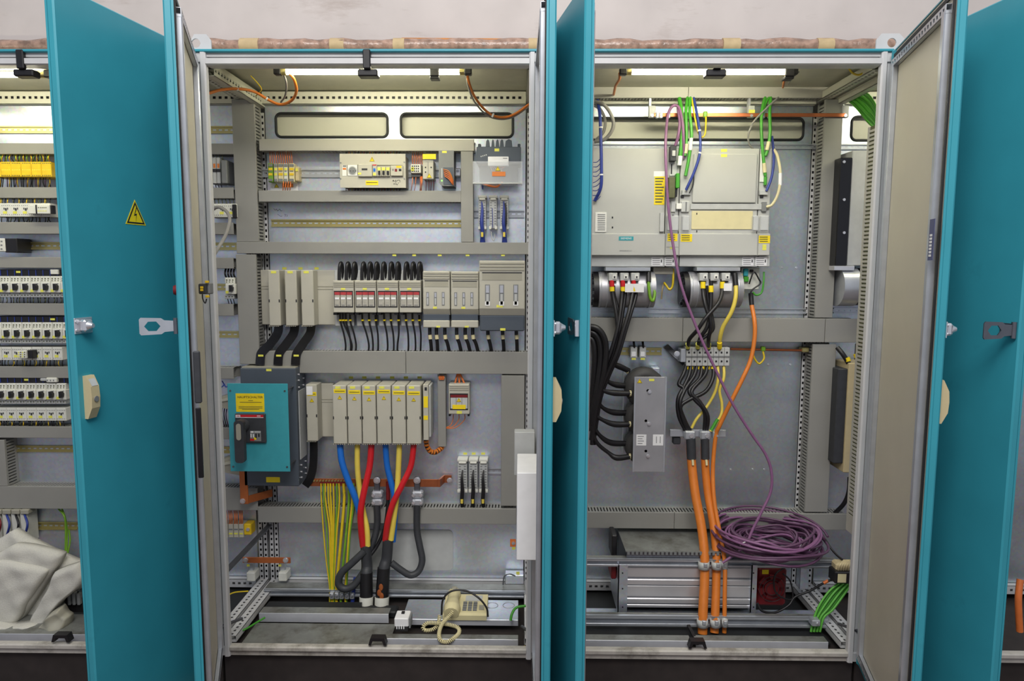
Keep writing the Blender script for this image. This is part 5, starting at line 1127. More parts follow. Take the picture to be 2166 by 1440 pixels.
for p, nm in LB: cable(p, 4.3, 'black', '%s black cable from the left below the terminal row' % nm, 'motor_cable', 'cable', 'black cables below the terminal row', n=10, parts=(('yellow_sleeve', 'yellow', ((p[0][0], 775, .449), (p[0][0]-1, 781, .445)), 4.8),))
cable([(1518, 772, .45), (1519, 800, .43), (1512, 830, .43), (1495, 860, .43), (1474, 885, .42), (1463, 905, .42)], 3.2, 'cable_yellow', 'left yellow cable bowing below the terminal row', 'motor_cable', 'cable', 'yellow cables below the terminal row')
cable([(1531, 772, .45), (1531, 800, .43), (1522, 825, .435), (1527, 855, .43), (1524, 880, .42), (1502, 912, .41)], 3.2, 'cable_yellow', 'right yellow cable crossing below the terminal row', 'motor_cable', 'cable', 'yellow cables below the terminal row', parts=(('green_sleeve', 'green', ((1518, 886, .415), (1504, 910, .41)), 3.6),))
# clamp rail and the big orange cables
t = thing('clamp_rail', 'zinc clamp rail holding the heads of the orange cables', 'clamp rail'); b = B(); b.pbox(1417, 909, 1536, 924, .42, .012, .002); b.obj('rail_strip', 'zinc_rail', t)
for x, wd in ((1460, 12), (1493, 11), (1515, 6)): b = B(); b.pbox(x-wd, 912, x+wd, 931, .385, .04, .006); b.obj('clamp', 'zinc_rail', t); b = B(); pcyl(b, x+3, 922, .38, wd*.4, .008, 8); b.obj('clamp_screw', 'chrome', t)
b = B(); b.pbox(1424, 924, 1440, 940, .43, .03, .004); b.obj('rail_foot', 'shrink', t)
for nm, p, r in (('left', [(1461, 926, .40), (1462, 968, .40), (1470, 1040, .36), (1483, 1110, .31), (1490, 1170, .265), (1490, 1230, .225), (1487, 1290, .185), (1486, 1340, .16)], 10), ('right', [(1491, 926, .40), (1491, 970, .40), (1497, 1040, .37), (1509, 1110, .32), (1515, 1170, .275), (1515, 1230, .235), (1513, 1290, .195), (1511, 1338, .165)], 9)):
    cable(p, r, 'orange', 'thick orange motor cable with a black sleeve, %s of the pair' % nm, 'motor_cable', 'cable', 'thick orange cables', n=16, res=8, parts=(('black_sleeve', 'shrink', (p[0], (p[1][0]+.6, 970, .397)), r*1.02), ('name_tag', 'ivory', ((p[1][0]+3, 972, .376), (p[1][0]+4, 984, .371)), 2.6)))
for y, Yr, nm in ((1196, .245, 'upper'), (1318, .165, 'lower')):
    for x, wd, k in ((1489 if y < 1250 else 1486, 11, 'left thick'), (1516 if y < 1250 else 1513, 10, 'right thick'), (1533, 5.5, 'thin')):
        t = thing('cable_clamp', 'zinc clamp gripping the %s orange cable on the %s floor rail' % (k, nm), 'clamp', 'clamps on the orange cables'); c = P(x, y, Yr-.01); b = B(); b.ring((c.x, Yr-.01, c.z-.014), (0, .12, 1), (wd+1.2)*mpp(Yr), (wd-.5)*mpp(Yr), .030, 18); b.obj('clamp_band', 'light_grey', t); b = B(); q = P(x+wd*.35, y, Yr-.01-(wd+3)*mpp(Yr)); b.box(q.x-.007, q.x+.007, q.y, q.y+.012, q.z-.008, q.z+.008, .002); b.obj('clamp_screw', 'zinc_rail', t)
# ---- choke block with metal plate
t = thing('choke_assembly', 'black ring chokes behind a brushed metal plate with three screws', 'choke'); Yc = .34
b = B(); b.pbox(1340, 797, 1408, 998, Yc, .004, .001); pl = b.obj('front_plate', 'brushed', t)
for x0, x1 in ((1340, 1343), (1405, 1408)): b = B(); b.pbox(x0, 797, x1, 998, Yc-.003, .003); b.obj('plate_fold', 'zinc_rail', pl)
for x, y in ((1374, 829), (1373, 897), (1371, 965)): bolt(pl, x, y, Yc, 2.8, name='screw')
tag(pl, 1346, 919, 1367, 942, Yc, 'paper', 'type_label'); tag(pl, 1381, 919, 1403, 942, Yc, 'paper', 'type_label'); tag(pl, 1373, 801, 1384, 806, Yc); tri_px(pl, 1353, 807, 10, Yc-.0005, False)
for i in range(4): tag(pl, 1349, 922+i*5, 1362-(i % 2)*3, 923+i*5, Yc-.001, 'mid_grey', 'label_print')
for x in (1388, 1396): tag(pl, x, 923, x+1.2, 937, Yc-.001, 'mid_grey', 'label_print')
for x, y, r in ((1362, 818, 40), (1358, 880, 36), (1358, 942, 36)):
    c = P(x, y, .43); b = B(); b.ring((c.x, .39, c.z), (0, 1, 0), r*mpp(.43)*1.05, r*mpp(.43)*.35, .07, 28); b.obj('ring_core', 'core_grey', t); b = B(); b.cyl((c.x, Yc, c.z), (c.x, .52, c.z), .006, 8); b.obj('through_bolt', 'zinc_rail', t)
b = B(); b.pbox(1318, 785, 1330, 960, .49, .035, .002); b.pbox(1380, 778, 1396, 795, .47, .05, .002); b.obj('mounting_angle', 'zinc', t)
CK = [([(1268, 770, .38), (1288, 768, .40), (1310, 775, .42), (1330, 784, .44)], 1), ([(1266, 790, .36), (1285, 806, .38), (1305, 814, .40), (1336, 816, .42)], 0), ([(1258, 810, .35), (1275, 825, .36), (1300, 831, .37), (1336, 832, .38)], 1), ([(1256, 840, .36), (1275, 862, .38), (1298, 872, .40), (1332, 873, .42)], 0), ([(1254, 875, .36), (1275, 888, .37), (1300, 897, .38), (1335, 897, .39)], 1), ([(1252, 895, .37), (1268, 920, .38), (1292, 936, .40), (1330, 938, .42)], 0), ([(1250, 900, .36), (1262, 935, .37), (1288, 958, .38), (1305, 968, .38), (1335, 965, .39)], 1)]
for k, (p, e) in enumerate(CK):
    cable(p, 5, 'black', '%s black cable from the top plugging into the choke' % ORD[k], 'motor_cable', 'cable', 'black cables into the choke', n=10, rad=[4.2]*(len(p)-2)+[6.8, 6], parts=(('cream_ring', 'ivory', ((p[-1][0]-5, p[-1][1], p[-1][2]), (p[-1][0]-1, p[-1][1], p[-1][2])), 6.6),) if e else ())
for k, p in enumerate(([(1238, 690, .34), (1262, 694, .33), (1277, 712, .33), (1282, 740, .335), (1278, 785, .34), (1268, 830, .35), (1258, 880, .36), (1252, 930, .37)], [(1238, 700, .35), (1258, 706, .34), (1268, 725, .34), (1270, 760, .345), (1264, 810, .35), (1256, 860, .36), (1250, 900, .37)], [(1240, 712, .36), (1254, 720, .35), (1258, 750, .35), (1256, 800, .36), (1252, 850, .37), (1248, 910, .38)])):
    cable(p, 6.4, 'black', '%s thick black cable bowing out behind the shaded door edge' % ['outer', 'middle', 'inner'][k], 'motor_cable', 'cable', 'thick black cables at the shaded door', n=10)
# ---- top cables: purple, green, blue, grey
cable([(1445, 336, .395), (1446, 300, .385), (1444, 262, .39), (1438, 232, .41), (1430, 223, .42), (1420, 227, .42), (1412, 248, .41), (1408, 300, .38), (1409, 360, .355), (1413, 430, .345), (1421, 500, .335), (1434, 575, .32), (1450, 632, .31), (1484, 718, .30), (1520, 795, .295), (1552, 858, .29), (1590, 918, .285), (1620, 962, .28), (1632, 1000, .275), (1630, 1040, .27), (1612, 1080, .26), (1592, 1120, .25), (1582, 1145, .24)], 3, 'purple', 'long purple bus cable slanting across the cabinet down to the coil', 'bus_cable', 'cable', n=9)
cable([(1434, 228, .42), (1438, 260, .40), (1434, 290, .395), (1427, 312, .40)], 3.2, 'purple', 'short purple cable ending in the dark plug', 'bus_cable', 'cable', n=9)
GR = [([(1437, 208, .455), (1441, 235, .42), (1443, 275, .40), (1440, 320, .39), (1436, 345, .39)], 4.4, 'green', 'leftmost green cable above the converters', ((1439, 330, .388), (1437, 350, .388), 'paper')), ([(1454, 206, .455), (1451, 240, .42), (1452, 290, .40), (1449, 330, .39)], 3.4, 'green', 'second green cable above the converters, clipped at the copper bar', ((1452, 305, .395), (1450, 325, .39), 'ivory')), ([(1460, 206, .455), (1459, 240, .42), (1463, 285, .40), (1457, 335, .39), (1450, 372, .385)], 3.4, 'green', 'third green cable above the converters, with a white sleeve', ((1462, 292, .394), (1460, 318, .392), 'paper')), ([(1618, 206, .455), (1611, 240, .42), (1611, 290, .40), (1616, 345, .39), (1619, 372, .388)], 3.4, 'green', 'left green cable of the right pair', ((1616, 345, .387), (1618, 365, .387), 'ivory')), ([(1630, 206, .455), (1628, 240, .42), (1629, 280, .40), (1624, 315, .39), (1619, 330, .39)], 3.4, 'green', 'right green cable of the right pair', ((1626, 300, .39), (1622, 318, .388), 'ivory')), ([(1626, 206, .455), (1617, 224, .44), (1613, 240, .43)], 3, 'green', 'short green strand between the right pair', None)]
for p, r, m, l, sl_ in GR: cable(p, r, m, l, 'signal_cable', 'cable', 'green signal cables', n=8, parts=((('name_sleeve', sl_[2], (sl_[0], sl_[1]), r*1.15),) if sl_ else ()))
b = B(); b.pbox(1430, 366, 1438, 398, .365, .03, .003); b.obj('green_plug', 'green', None, 'long green plug beside the olive bus plug', 'plug'); b = B(); b.pbox(1618, 372, 1623, 392, .38, .02, .003); b.obj('green_plug', 'green', None, 'small green plug on the rightmost converter unit', 'plug')
cable([(1467, 206, .455), (1475, 245, .42), (1481, 290, .39), (1480, 325, .375), (1469, 362, .372), (1451, 402, .378)], 2.8, 'navy', 'dark blue wire harness curving to the wide converter unit', 'signal_cable', 'cable', 'blue harnesses', n=8, parts=(('cable_tie', 'paper', ((1479, 275, .397), (1479.5, 278, .396)), 3.6), ('cable_tie', 'paper', ((1481, 322, .375), (1480, 325, .375)), 3.6)))
cable([(1468, 365, .388), (1466, 390, .385), (1458, 408, .385)], 1.2, 'black', 'thin dark wire beside the blue harness', 'wire', 'wire')
cable([(1463, 206, .455), (1470, 250, .42), (1476, 278, .41), (1484, 290, .41), (1491, 284, .41), (1493, 262, .42), (1493, 247, .435)], 1.8, 'yg_yellow', 'yellow-green wire hooked up to the copper shield bar', 'earth_wire', 'wire')
cable([(1633, 288, .41), (1637, 335, .40), (1632, 375, .39), (1621, 404, .385)], 2.6, 'navy', 'blue harness dropping to the rightmost converter unit', 'signal_cable', 'cable', 'blue harnesses', n=8)
cable([(1634, 312, .41), (1645, 332, .39), (1651, 372, .38), (1646, 408, .38), (1634, 432, .385), (1621, 438, .39)], 3, 'ivory', 'cream cable bowing right of the rightmost converter unit', 'signal_cable', 'cable', n=8, parts=(('white_sleeve', 'paper', ((1650.5, 366, .38), (1650, 392, .38)), 3.6),))
cable([(1648, 204, .455), (1618, 232, .42), (1594, 258, .41), (1583, 285, .41), (1585, 305, .42), (1594, 316, .43)], 2, 'cable_grey', 'thin grey cable arching left of the right green pair', 'signal_cable', 'cable')
cable([(1255, 214, .43), (1278, 222, .40), (1295, 248, .39), (1296, 272, .39), (1280, 294, .40), (1258, 300, .42)], 3.6, 'cable_grey', 'outer grey cable loop beside the shaded door edge', 'signal_cable', 'cable', 'grey cable loops')
cable([(1252, 220, .44), (1270, 232, .42), (1280, 255, .42), (1276, 280, .42), (1260, 296, .43)], 3, 'cable_grey', 'inner grey cable loop beside the shaded door edge', 'signal_cable', 'cable', 'grey cable loops')
cable([(1264, 212, .44), (1269, 245, .39), (1271, 300, .37), (1272, 350, .365), (1271, 395, .37), (1258, 425, .39)], 3.4, 'navy', 'blue wire harness along the left converter unit edge', 'signal_cable', 'cable', 'blue harnesses', parts=(('cable_tie', 'paper', ((1271, 268, .377), (1271, 271, .377)), 4.2), ('cable_tie', 'paper', ((1272, 368, .366), (1272, 371, .366)), 4.2)))
for k in range(9):
    y = 335+k*10; cable([(1270, y, .37), (1262, y+8, .375), (1250, y+9+random.uniform(-3, 6), .39)], .8, 'navy', 'thin blue wire branching off the left blue harness', 'wire', 'wire', 'thin blue branch wires', n=5, res=4)
cable([(1311, 155, .13), (1310, 168, .18), (1302, 182, .3), (1298, 200, .44)], 2.6, 'orange', 'orange lamp lead at the left end of the drive cabinet tube', 'lamp_lead', 'cable')
cable([(1660, 165, .14), (1658, 175, .25), (1656, 185, .42)], 2.2, 'orange', 'orange lamp lead at the right end of the drive cabinet tube', 'lamp_lead', 'cable'); cable([(1690, 152, .14), (1678, 162, .18), (1667, 178, .42)], 1.6, 'cable_grey', 'pale lead beside the right lamp clip', 'lamp_lead', 'cable')
cable([(1794, 142, .1), (1803, 154, .12), (1818, 158, .13), (1840, 146, .1)], 2, 'yg_yellow', 'yellow lead hanging under the roof at the right corner', 'earth_wire', 'wire')
for k in range(9):
    cable([(1786, 184+k*2.6, .46+.006*(k % 3)), (1812, 188+k*5, .38+.01*(k % 2)), (1836, 200+k*7.2, .28+.012*(k % 3)), (1853, 226+k*6, .18), (1862-k*1.1, 262+k*2.4, .12), (1864-k*1.6, 300, .085)], 2.3, 'green' if k % 2 else 'green_light', '%s green cable from the top fanning into the right side duct' % ORD[k], 'signal_cable', 'cable', 'green cables at the right frame post', n=7)
# ---- coil of purple cable
t = thing('cable_coil', 'large coil of purple cable lying on the slatted metal box', 'cable'); 
cz = P(1630, 1150, .27); ztop = P(1400, 1165, .26).z
for k in range(26):
    rr = .095+.13*((k*7) % 19)/19; ph = random.uniform(0, 6.28); tl = random.uniform(-.03, .03); zz = ztop+.010+.0030*k*(1 if rr > .15 else .6); ox, oy = random.uniform(-.016, .016), random.uniform(-.016, .016)
    V = []
    for i in range(33):
        a = 2*math.pi*i/32; V.append(Vector((cz.x+ox+rr*1.02*math.cos(a), .295+oy+rr*.92*math.sin(a), zz+.008*math.sin(2*a+ph)+tl*math.cos(a)*.5+.006*math.sin(3*a+ph))))
    b = B(); b.tube(V, .0052, 7, smooth=False); b.obj('turn', 'purple_dark' if k % 3 else 'purple', t)
for k in range(3):
    V = []; rr = .222-.012*k
    for i in range(25):
        a = math.radians(-10+200*i/24); V.append(Vector((cz.x+rr*1.04*math.cos(a), .300+rr*.93*math.sin(a), ztop+.070+.035*math.sin(a)-k*.010)))
    b = B(); b.tube(V, .0052, 7, smooth=False); b.obj('turn', 'purple_dark', t)
b = B(); b.tube([P(1528, 1190, .2), P(1600, 1146, .2), P(1660, 1160, .18), P(1740, 1172, .2)], .0055, 7); b.obj('turn', 'purple', t)
for x, y in ((1570, 1150), (1700, 1145)):
    c = P(x, y, .2); b = B(); b.tube([c+Vector((-.012, 0, -.02)), c+Vector((-.008, -.012, .004)), c+Vector((.012, 0, .008))], .0022, 6); b.obj('tie_wire', 'paper', t)
# ---- slatted aluminium box with red fan
t = thing('brake_resistor', 'finned aluminium box on brackets below the purple coil', 'resistor box'); Yf = .255
a = R(1325, 1199, 1594, 1290, Yf); zt = ztop
b = B(); b.box(a[0], a[1], Yf+.012, .50, a[2]+.01, zt-.004); b.obj('core', 'steel_dark', t)
yz = [(1200, 1222, 0), (1226, 1238, .004), (1239, 1263, -.001), (1266, 1277, .005), (1279, 1286, .001)]
for y0, y1, d in yz: b = B(); b.pbox(1325, y0, 1594, y1, Yf+.004-d, .012+d, .003); b.obj('fin', 'alu', t)
b = B(); b.box(a[0]-.006, a[1]+.006, Yf+.0, .50, zt-.004, zt); b.obj('top_plate', 'zinc_dirty', t)
n = 30
b = B()
for i in range(n): x = a[0]+(a[1]-a[0])*i/n; b.box(x, x+(a[1]-a[0])/n*.6, Yf-.002, Yf+.004, zt-.014, zt-.002)
b.obj('grille_comb', 'mid_grey', t)
for x0, x1 in ((1307, 1327), (1588, 1600)):
    q = R(x0, 1195, x1, 1298, Yf-.01); b = B(); b.box(q[0], q[1], Yf-.012, Yf-.008, q[2], q[3]); b.box(q[0], q[0]+.004, Yf-.012, .46, q[2]+.006, q[3]); b.obj('bracket', 'zinc', t)
    for y in (1212, 1245, 1284): b = B(); pcyl(b, (x0+x1)/2, y, Yf-.0135, 1.7, .002, 8); b.obj('bracket_hole', 'ink', t)
b = B(); b.pbox(1294, 1132, 1305, 1178, .33, .1, .004); b.obj('side_terminal', 'black', t)
b = B(); b.pbox(1293, 1196, 1304, 1225, .28, .1, .004); b.obj('side_terminal', 'dark_red', t)
t = thing('red_fan', 'dark red axial fan at the right end of the aluminium box', 'fan'); c = P(1632, 1243, .27)
b = B(); b.pbox(1600, 1202, 1664, 1282, .29, .03, .01); b.obj('fan_plate', 'dark_red', t)
b = B(); b.cyl((c.x, .265, c.z), (c.x, .29, c.z), .03, 18); b.obj('fan_hub', 'dark_red', t)
for k in range(6):
    a_ = k*math.pi/3; b = B(); b.prism([(c.x+.02*math.cos(a_), c.z+.02*math.sin(a_)), (c.x+.056*math.cos(a_+.1), c.z+.056*math.sin(a_+.1)), (c.x+.056*math.cos(a_+.7), c.z+.056*math.sin(a_+.7)), (c.x+.02*math.cos(a_+.6), c.z+.02*math.sin(a_+.6))], .272, .280); b.obj('blade', 'dark_red', t)
for r_ in (.026, .04, .054): b = B(); b.ring((c.x, .258, c.z), (0, 1, 0), r_, r_-.0015, .002, 24); b.obj('guard_ring', 'shrink', t)
tag(t, 1612, 1205, 1626, 1214, .29, 'yellow', 'warning_label')
cable([(1660, 1200, .26), (1640, 1215, .24), (1638, 1245, .24), (1652, 1262, .24), (1676, 1266, .24), (1672, 1230, .25), (1656, 1213, .25)], 1.8, 'black', 'black fan lead looping in front of the red fan', 'fan_lead', 'cable')
cable([(1602, 1275, .23), (1612, 1292, .22), (1640, 1295, .22), (1668, 1280, .23), (1682, 1262, .24), (1712, 1250, .24), (1742, 1233, .23), (1768, 1222, .22)], 2.6, 'black', 'black lead from the red fan up to the white-labelled plug box', 'fan_lead', 'cable', parts=(('orange_sleeve', 'orange_wire', ((1742, 1233, .23), (1752, 1228, .228)), 3.4),))
b = B(); b.pbox(1692, 1198, 1711, 1246, .42, .04, .002); b.obj('support_bracket', 'zinc', None, 'bluish zinc bracket right of the red fan', 'bracket')
t = thing('plug_box', 'black plug box with a pale square label beside the green cables', 'connector'); b = B(); b.pbox(1766, 1210, 1804, 1235, .17, .06, .004); b.obj('housing', 'black', t); tag(t, 1772, 1214, 1790, 1232, .17, 'ivory', 'blank_label'); b = B(); b.pbox(1769, 1192, 1800, 1210, .19, .05, .008); b.obj('cable_bushing', 'beige', t)
for k in range(5): b = B(); b.tube([P(1772+k*5, 1212, .2), P(1776+k*5, 1196, .18), P(1786+k*4, 1185, .2)], .005, 6); b.obj('pale_strand', 'beige', t)
cable([(1745, 1140, .3), (1762, 1165, .26), (1780, 1182, .22), (1794, 1186, .2)], 2.4, 'black', 'black cable dropping behind the white-labelled plug box', n=7)
for k in range(7):
    o_ = (k % 2)*.012; cable([(1776+k*4, 1232+k*.6, .20+o_), (1754+k*4.6, 1250+k*2, .19+o_), (1734+k*4.4, 1278+k*2, .175+o_), (1722+k*3.4, 1306, .165+o_), (1715+k*3.2, 1336, .155+o_)], 2.5, 'green' if k % 2 else 'green_light', '%s green cable from the left in the floor bundle' % ORD[k], 'signal_cable', 'cable', 'green floor bundle', n=7)
t = thing('cable_clamp', 'zinc clamp around the green floor bundle', 'clamp'); b = B(); b.pbox(1718, 1312, 1736, 1326, .135, .04, .004); b.obj('clamp_band', 'zinc_rail', t); b = B(); pcyl(b, 1731, 1320, .13, 3, .006, 8); b.obj('clamp_screw', 'chrome', t)
# ---- floor
cr1 = c_rail(CABS[2], 1236, 1772, 1176, 1184, 1200, .25, top=True); c_rail(CABS[2], 1232, 1752, 1296, 1304, 1326, .17)
gland(CABS[2], 1232, 1462, 1342, 1354, 1373, .046, 'zinc_dirty'); gland(CABS[2], 1472, 1752, 1344, 1356, 1374, .046, 'zinc_dirty')
gland(CABS[2], 1232, 1740, 1288, 1302, 1306, .05, 'zinc')
b = B(); b.box(.66, 1.74, .10, .52, .012, .020); b.obj('floor_pan', 'rubber', CABS[2])
t = thing('hold_down_bar', 'short black bar slanting between the two floor plates', 'bar'); b = B(); b.tube([P(1456, 1322, .16), P(1476, 1362, .06)], .006, flat=.004, smooth=False); b.obj('bar_strip', 'black', t)
# ---- neighbour contents seen through the right side
t = thing('heat_sink', 'tall black heat sink with white screws behind the right side duct', 'heat sink'); b = B(); b.pbox(1772, 333, 1798, 562, .40, .10, .003); b.obj('sink_body', 'black_gloss', t)
for y in (342, 422, 492): b = B(); pcyl(b, 1786, y, .396, 3, .005, 8); b.obj('screw', 'chrome', t)
t = thing('converter_case', 'pale grey converter case beside the black heat sink', 'drive unit'); b = B(); b.pbox(1797, 318, 1900, 562, .41, .11, .003); b.obj('case', 'light_grey', t)
t = thing('cooling_fan', 'metal fan drum with a black impeller at the far right', 'fan'); p0 = P(1768, 606, .46); b = B(); b.cyl(p0, p0+Vector((.07, 0, 0)), .082, 26); b.obj('drum', 'zinc_rail', t); b = B(); b.cyl(p0+Vector((.07, 0, 0)), p0+Vector((.17, 0, 0)), .078, 20); b.obj('impeller', 'black', t)
b = B(); b.pbox(1764, 562, 1808, 572, .40, .05, .002); b.obj('mounting_flange', 'chrome', t)
t = thing('choke_case', 'dark and beige upright case at the far right below the middle duct', 'case'); b = B(); b.pbox(1768, 780, 1790, 980, .40, .12, .003); b.obj('case_side', 'shrink', t); b = B(); b.pbox(1790, 768, 1870, 1000, .39, .13, .003); b.obj('case_front', 'beige', t)
for k, (p, yr) in enumerate((([(1771, 735, .44), (1782, 748, .42), (1795, 768, .41)], (1793, 764)), ([(1814, 728, .44), (1813, 745, .42), (1812, 760, .41)], (1812, 756)))):
    cable(p, 5, 'black', '%s black plug cable above the far right case' % ['slanting', 'upright'][k], n=8, parts=(('yellow_sleeve', 'yellow', ((yr[0]-1.5, yr[1]-8, .412), (yr[0]+1, yr[1], .41)), 5.6),))
cable([(1797, 1010, .42), (1795, 1040, .43), (1785, 1065, .44), (1765, 1086, .47)], 4.5, 'black', 'black cable curving down below the far right case', n=8)
rail(1764, 304, 1850, 316, 'zinc rail end under the far right opening'); rail(1764, 651, 1850, 663, 'zinc rail end behind the far right fan')
# door label on the cream door
b = B(); p = dE.loc(1970, 507, .021); b.box(p.x-.02, p.x+.02, .0205, .0215, p.z-.055, p.z+.055); lb = b.obj('rating_label', 'label_blue', dE.o)
for i in range(7): b = B(); b.box(p.x-.006, p.x+.012, .0214, .0222, p.z-.045+i*.009, p.z-.039+i*.009); b.obj('label_mark', 'paper', dE.o)
b = B(); b.tube([P(2158, 1225, .1), P(2154, 1270, .08), P(2157, 1335, .08)], .012, 8); b.obj('motor_cable', 'orange_wire', None, 'orange-red cable at the right picture edge behind the last door', 'cable')

for x, y in ((1626, 771), (1672, 771), (1546, 993), (1593, 993), (1617, 993), (1655, 566), (1685, 566)):
    b = B(); pcyl(b, x, y, YP-.003, 2, .003, 8); b.obj('screw', 'chrome', CABS[2])
# ================================================================== control cabinet (left), seen left of its door and through the gap
for y0, y1, l in ((303, 326, 'top'), (396, 419, 'second'), (470, 495, 'third'), (544, 567, 'fourth'), (642, 667, 'fifth'), (776, 800, 'sixth'), (903, 927, 'seventh')):
    duct(-90, y0, 494, y1, '%s grey duct from the top in the control cabinet, passing behind the open door' % l)
duct(-90, 1030, 545, 1077, 'widest grey duct low in the control cabinet, above the white cloth'); 
duct(-30, 930, 12, 1028, 'short vertical duct with slanted slots at the left picture edge')
for y0, y1, l, m in ((266, 282, 'uppermost', 'brass_rail'), (512, 528, 'middle', 'brass_rail'), (699, 713, 'pinkish lower', 'brass_rail'), (943, 957, 'low empty', 'brass_rail')):
    rail(-90, y0, 505, y1, '%s mounting rail of the control cabinet' % l, m=m)
rail(62, 1104, 162, 1121, 'brassy short rail behind the white cloth', m='brass_rail'); rail(430, 600, 500, 614, 'yellowish rail behind the single motor starter', m='brass_rail'); rail(435, 352, 500, 366, 'rail behind the small relay strip in the gap')
def starter_proto():
    t = thing('motor_starter', '', 'motor starter'); Y = .44; x = 0.
    b = B(); b.pbox(x+.4, 584, x+21, 597, Y+.012, .075, .002); b.obj('upper_terminals', 'offwhite', t)
    b = B(); b.pbox(x+.4, 597, x+21, 619, Y, .085, .002); b.obj('switch_body', 'offwhite', t)
    b = B(); b.pbox(x+.4, 619, x+21, 629, Y+.012, .075, .002); b.obj('lower_terminals', 'light_grey', t)
    b = B()
    for k in range(3): b.pbox(x+3+k*6.4, 588, x+5.6+k*6.4, 590.6, Y+.0112, .001); b.pbox(x+3+k*6.4, 592.4, x+5+k*6.4, 594.4, Y+.0112, .001); b.pbox(x+3+k*6.4, 623, x+5.4+k*6.4, 625.4, Y+.0112, .001)
    b.obj('terminal_holes', 'olive', t, kind='stuff')
    b = B(); a = R(x+5.5, 600, x+13, 614, Y-.014); b.prism([(a[0], a[3]), (a[0]+.008, a[3]), (a[1], (a[2]+a[3])/2+.004), (a[1]-.002, a[2]+.004), (a[0]+.007, a[2]), (a[0], a[2])], Y-.016, Y+.001); b.obj('rotary_knob', 'black', t)
    tag(t, x+.8, 612, x+7, 617.5, Y, 'yellow_tag'); tag(t, x+14, 599, x+17, 600.5, Y, 'mid_grey', 'mark')
    return t
SP = starter_proto(); first = True; base0 = P(9, 606, .44)
rows = (('upper', 606, [8.3+21.4*i for i in range(-1, 7)]), ('middle', 704, [11.7+21.5*i for i in range(-2, 7)]), ('lower', 833, [0+21.2*i for i in range(-1, 7)]))
for nm, yc, xs in rows:
    for i, x in enumerate(xs):
        l = 'motor starter with black knob, %s from the left in the %s starter row' % (ORD[i], nm); off = P(x, yc, .44)-base0; g = '%s row of motor starters' % nm
        if first: SP['label'] = l; SP['group'] = g; SP.location = off; first = False
        else: dup(SP, off, l, g)
dup(SP, P(485.5, 609, .44)-base0, 'single motor starter with black knob seen through the gap beside the frame post', 'single motor starter')
for k in range(4):
    cable([(478+k*6, 566, .49), (476+k*6, 578, .46), (479+k*6, 588, .47)], 2, 'black', '%s black wire into the single motor starter' % ORD[k], 'wire', 'wire', 'black wires of the single starter', n=6)
    if k < 3: cable([(480+k*6, 627, .47), (482+k*6, 634, .465), (485+k*6, 645, .49)], .9, 'black', '%s thin wire below the single motor starter' % ORD[k], 'wire', 'wire', 'black wires of the single starter', n=5)
for nm, y0, y1 in (('upper', 569, 584), ('middle', 668, 682), ('lower', 796, 810)):
    t = thing('comb_busbar', 'black comb busbar along the top of the %s starter row' % nm, 'busbar', 'comb busbars'); b = B(); b.pbox(-40, y0+1, 150, y1, .46, .03, .002); b.obj('bar', 'black', t)
    for x in range(-30, 150, 15): b = B(); b.pbox(x, y0+2, x+1.2, y1-1, .458, .003); b.obj('rib', 'navy', t)
    tag(t, 34, y0+4, 43, y0+8, .459) if nm == 'upper' else tag(t, 106 if nm == 'middle' else 51, y0+5, 116 if nm == 'middle' else 60, y0+9, .459)
def rowwires(y0, y1, label, ms, n=22, x0=-12, x1=140, r=1.0):
    for i in range(n):
        x = x0+(x1-x0)*i/n+random.uniform(-2, 2); cable([(x, y0, .47), (x+random.uniform(-3, 3), (y0+y1)/2, .46), (x+random.uniform(-3, 3), y1, .49)], r, ms[i % len(ms)], label, 'wire', 'wire', 'control cabinet wiring', n=5, res=3)
rowwires(627, 645, 'short dark wire below the upper starter row', ('olive', 'black', 'olive', 'shrink'))
rowwires(758, 778, 'short dark wire below the middle contactor row', ('black', 'olive', 'relay_yellow', 'black'), 24)
rowwires(889, 905, 'short dark wire below the lower contactor row', ('black', 'olive', 'relay_yellow', 'black'), 24)
rowwires(372, 398, 'short violet or black wire below the yellow relays', ('black', 'purple_dark', 'relay_yellow', 'shrink'), 24, x1=112)
rowwires(327, 343, 'short yellow-green wire above the yellow relays', ('yg_green', 'relay_yellow', 'black'), 26, x1=110)
rowwires(455, 471, 'short wire below the top contactor row', ('olive', 'black', 'shrink'), 20, x1=112)
rowwires(419, 434, 'short wire above the top contactor row', ('olive', 'black', 'relay_yellow'), 20, x1=112)
def contactor_proto():
    t = thing('contactor', '', 'contactor'); Y = .45; x = 0.
    b = B(); b.pbox(x+.4, 863, x+20.8, 890, Y, .075, .002); b.obj('housing', 'offwhite', t)
    b = B()
    for k in range(5): b.pbox(x+2+k*3.8, 867, x+3.4+k*3.8, 868.6, Y-.0006, .001); b.pbox(x+2+k*3.8, 885, x+3.4+k*3.8, 886.6, Y-.0006, .001)
    b.obj('terminal_holes', 'mid_grey', t, kind='stuff')
    b = B(); b.pbox(x+6, 872, x+8, 876, Y-.0006, .001); b.pbox(x+9, 873, x+12, 878, Y-.002, .003); b.pbox(x+13.4, 872, x+15.4, 876, Y-.0006, .001); b.obj('position_window', 'shrink', t)
    tag(t, x+5, 879, x+13, 884, Y); return t
CP = contactor_proto(); first = True; cb0 = P(10.5, 876.5, .45)
for nm, yc, xs in (('lower', 876.5, [3+21*i for i in range(-1, 7)]), ('middle', 748, [13.5+21.5*i for i in range(-2, 6)]), ('top', 444, [12+21*i for i in range(-1, 5)])):
    for i, x in enumerate(xs):
        l = 'white contactor, %s from the left in the %s contactor row' % (ORD[i], nm); off = P(x, yc, .45)-cb0; g = '%s row of contactors' % nm
        if first: CP['label'] = l; CP['group'] = g; CP.location = off; first = False
        else: dup(CP, off, l, g)
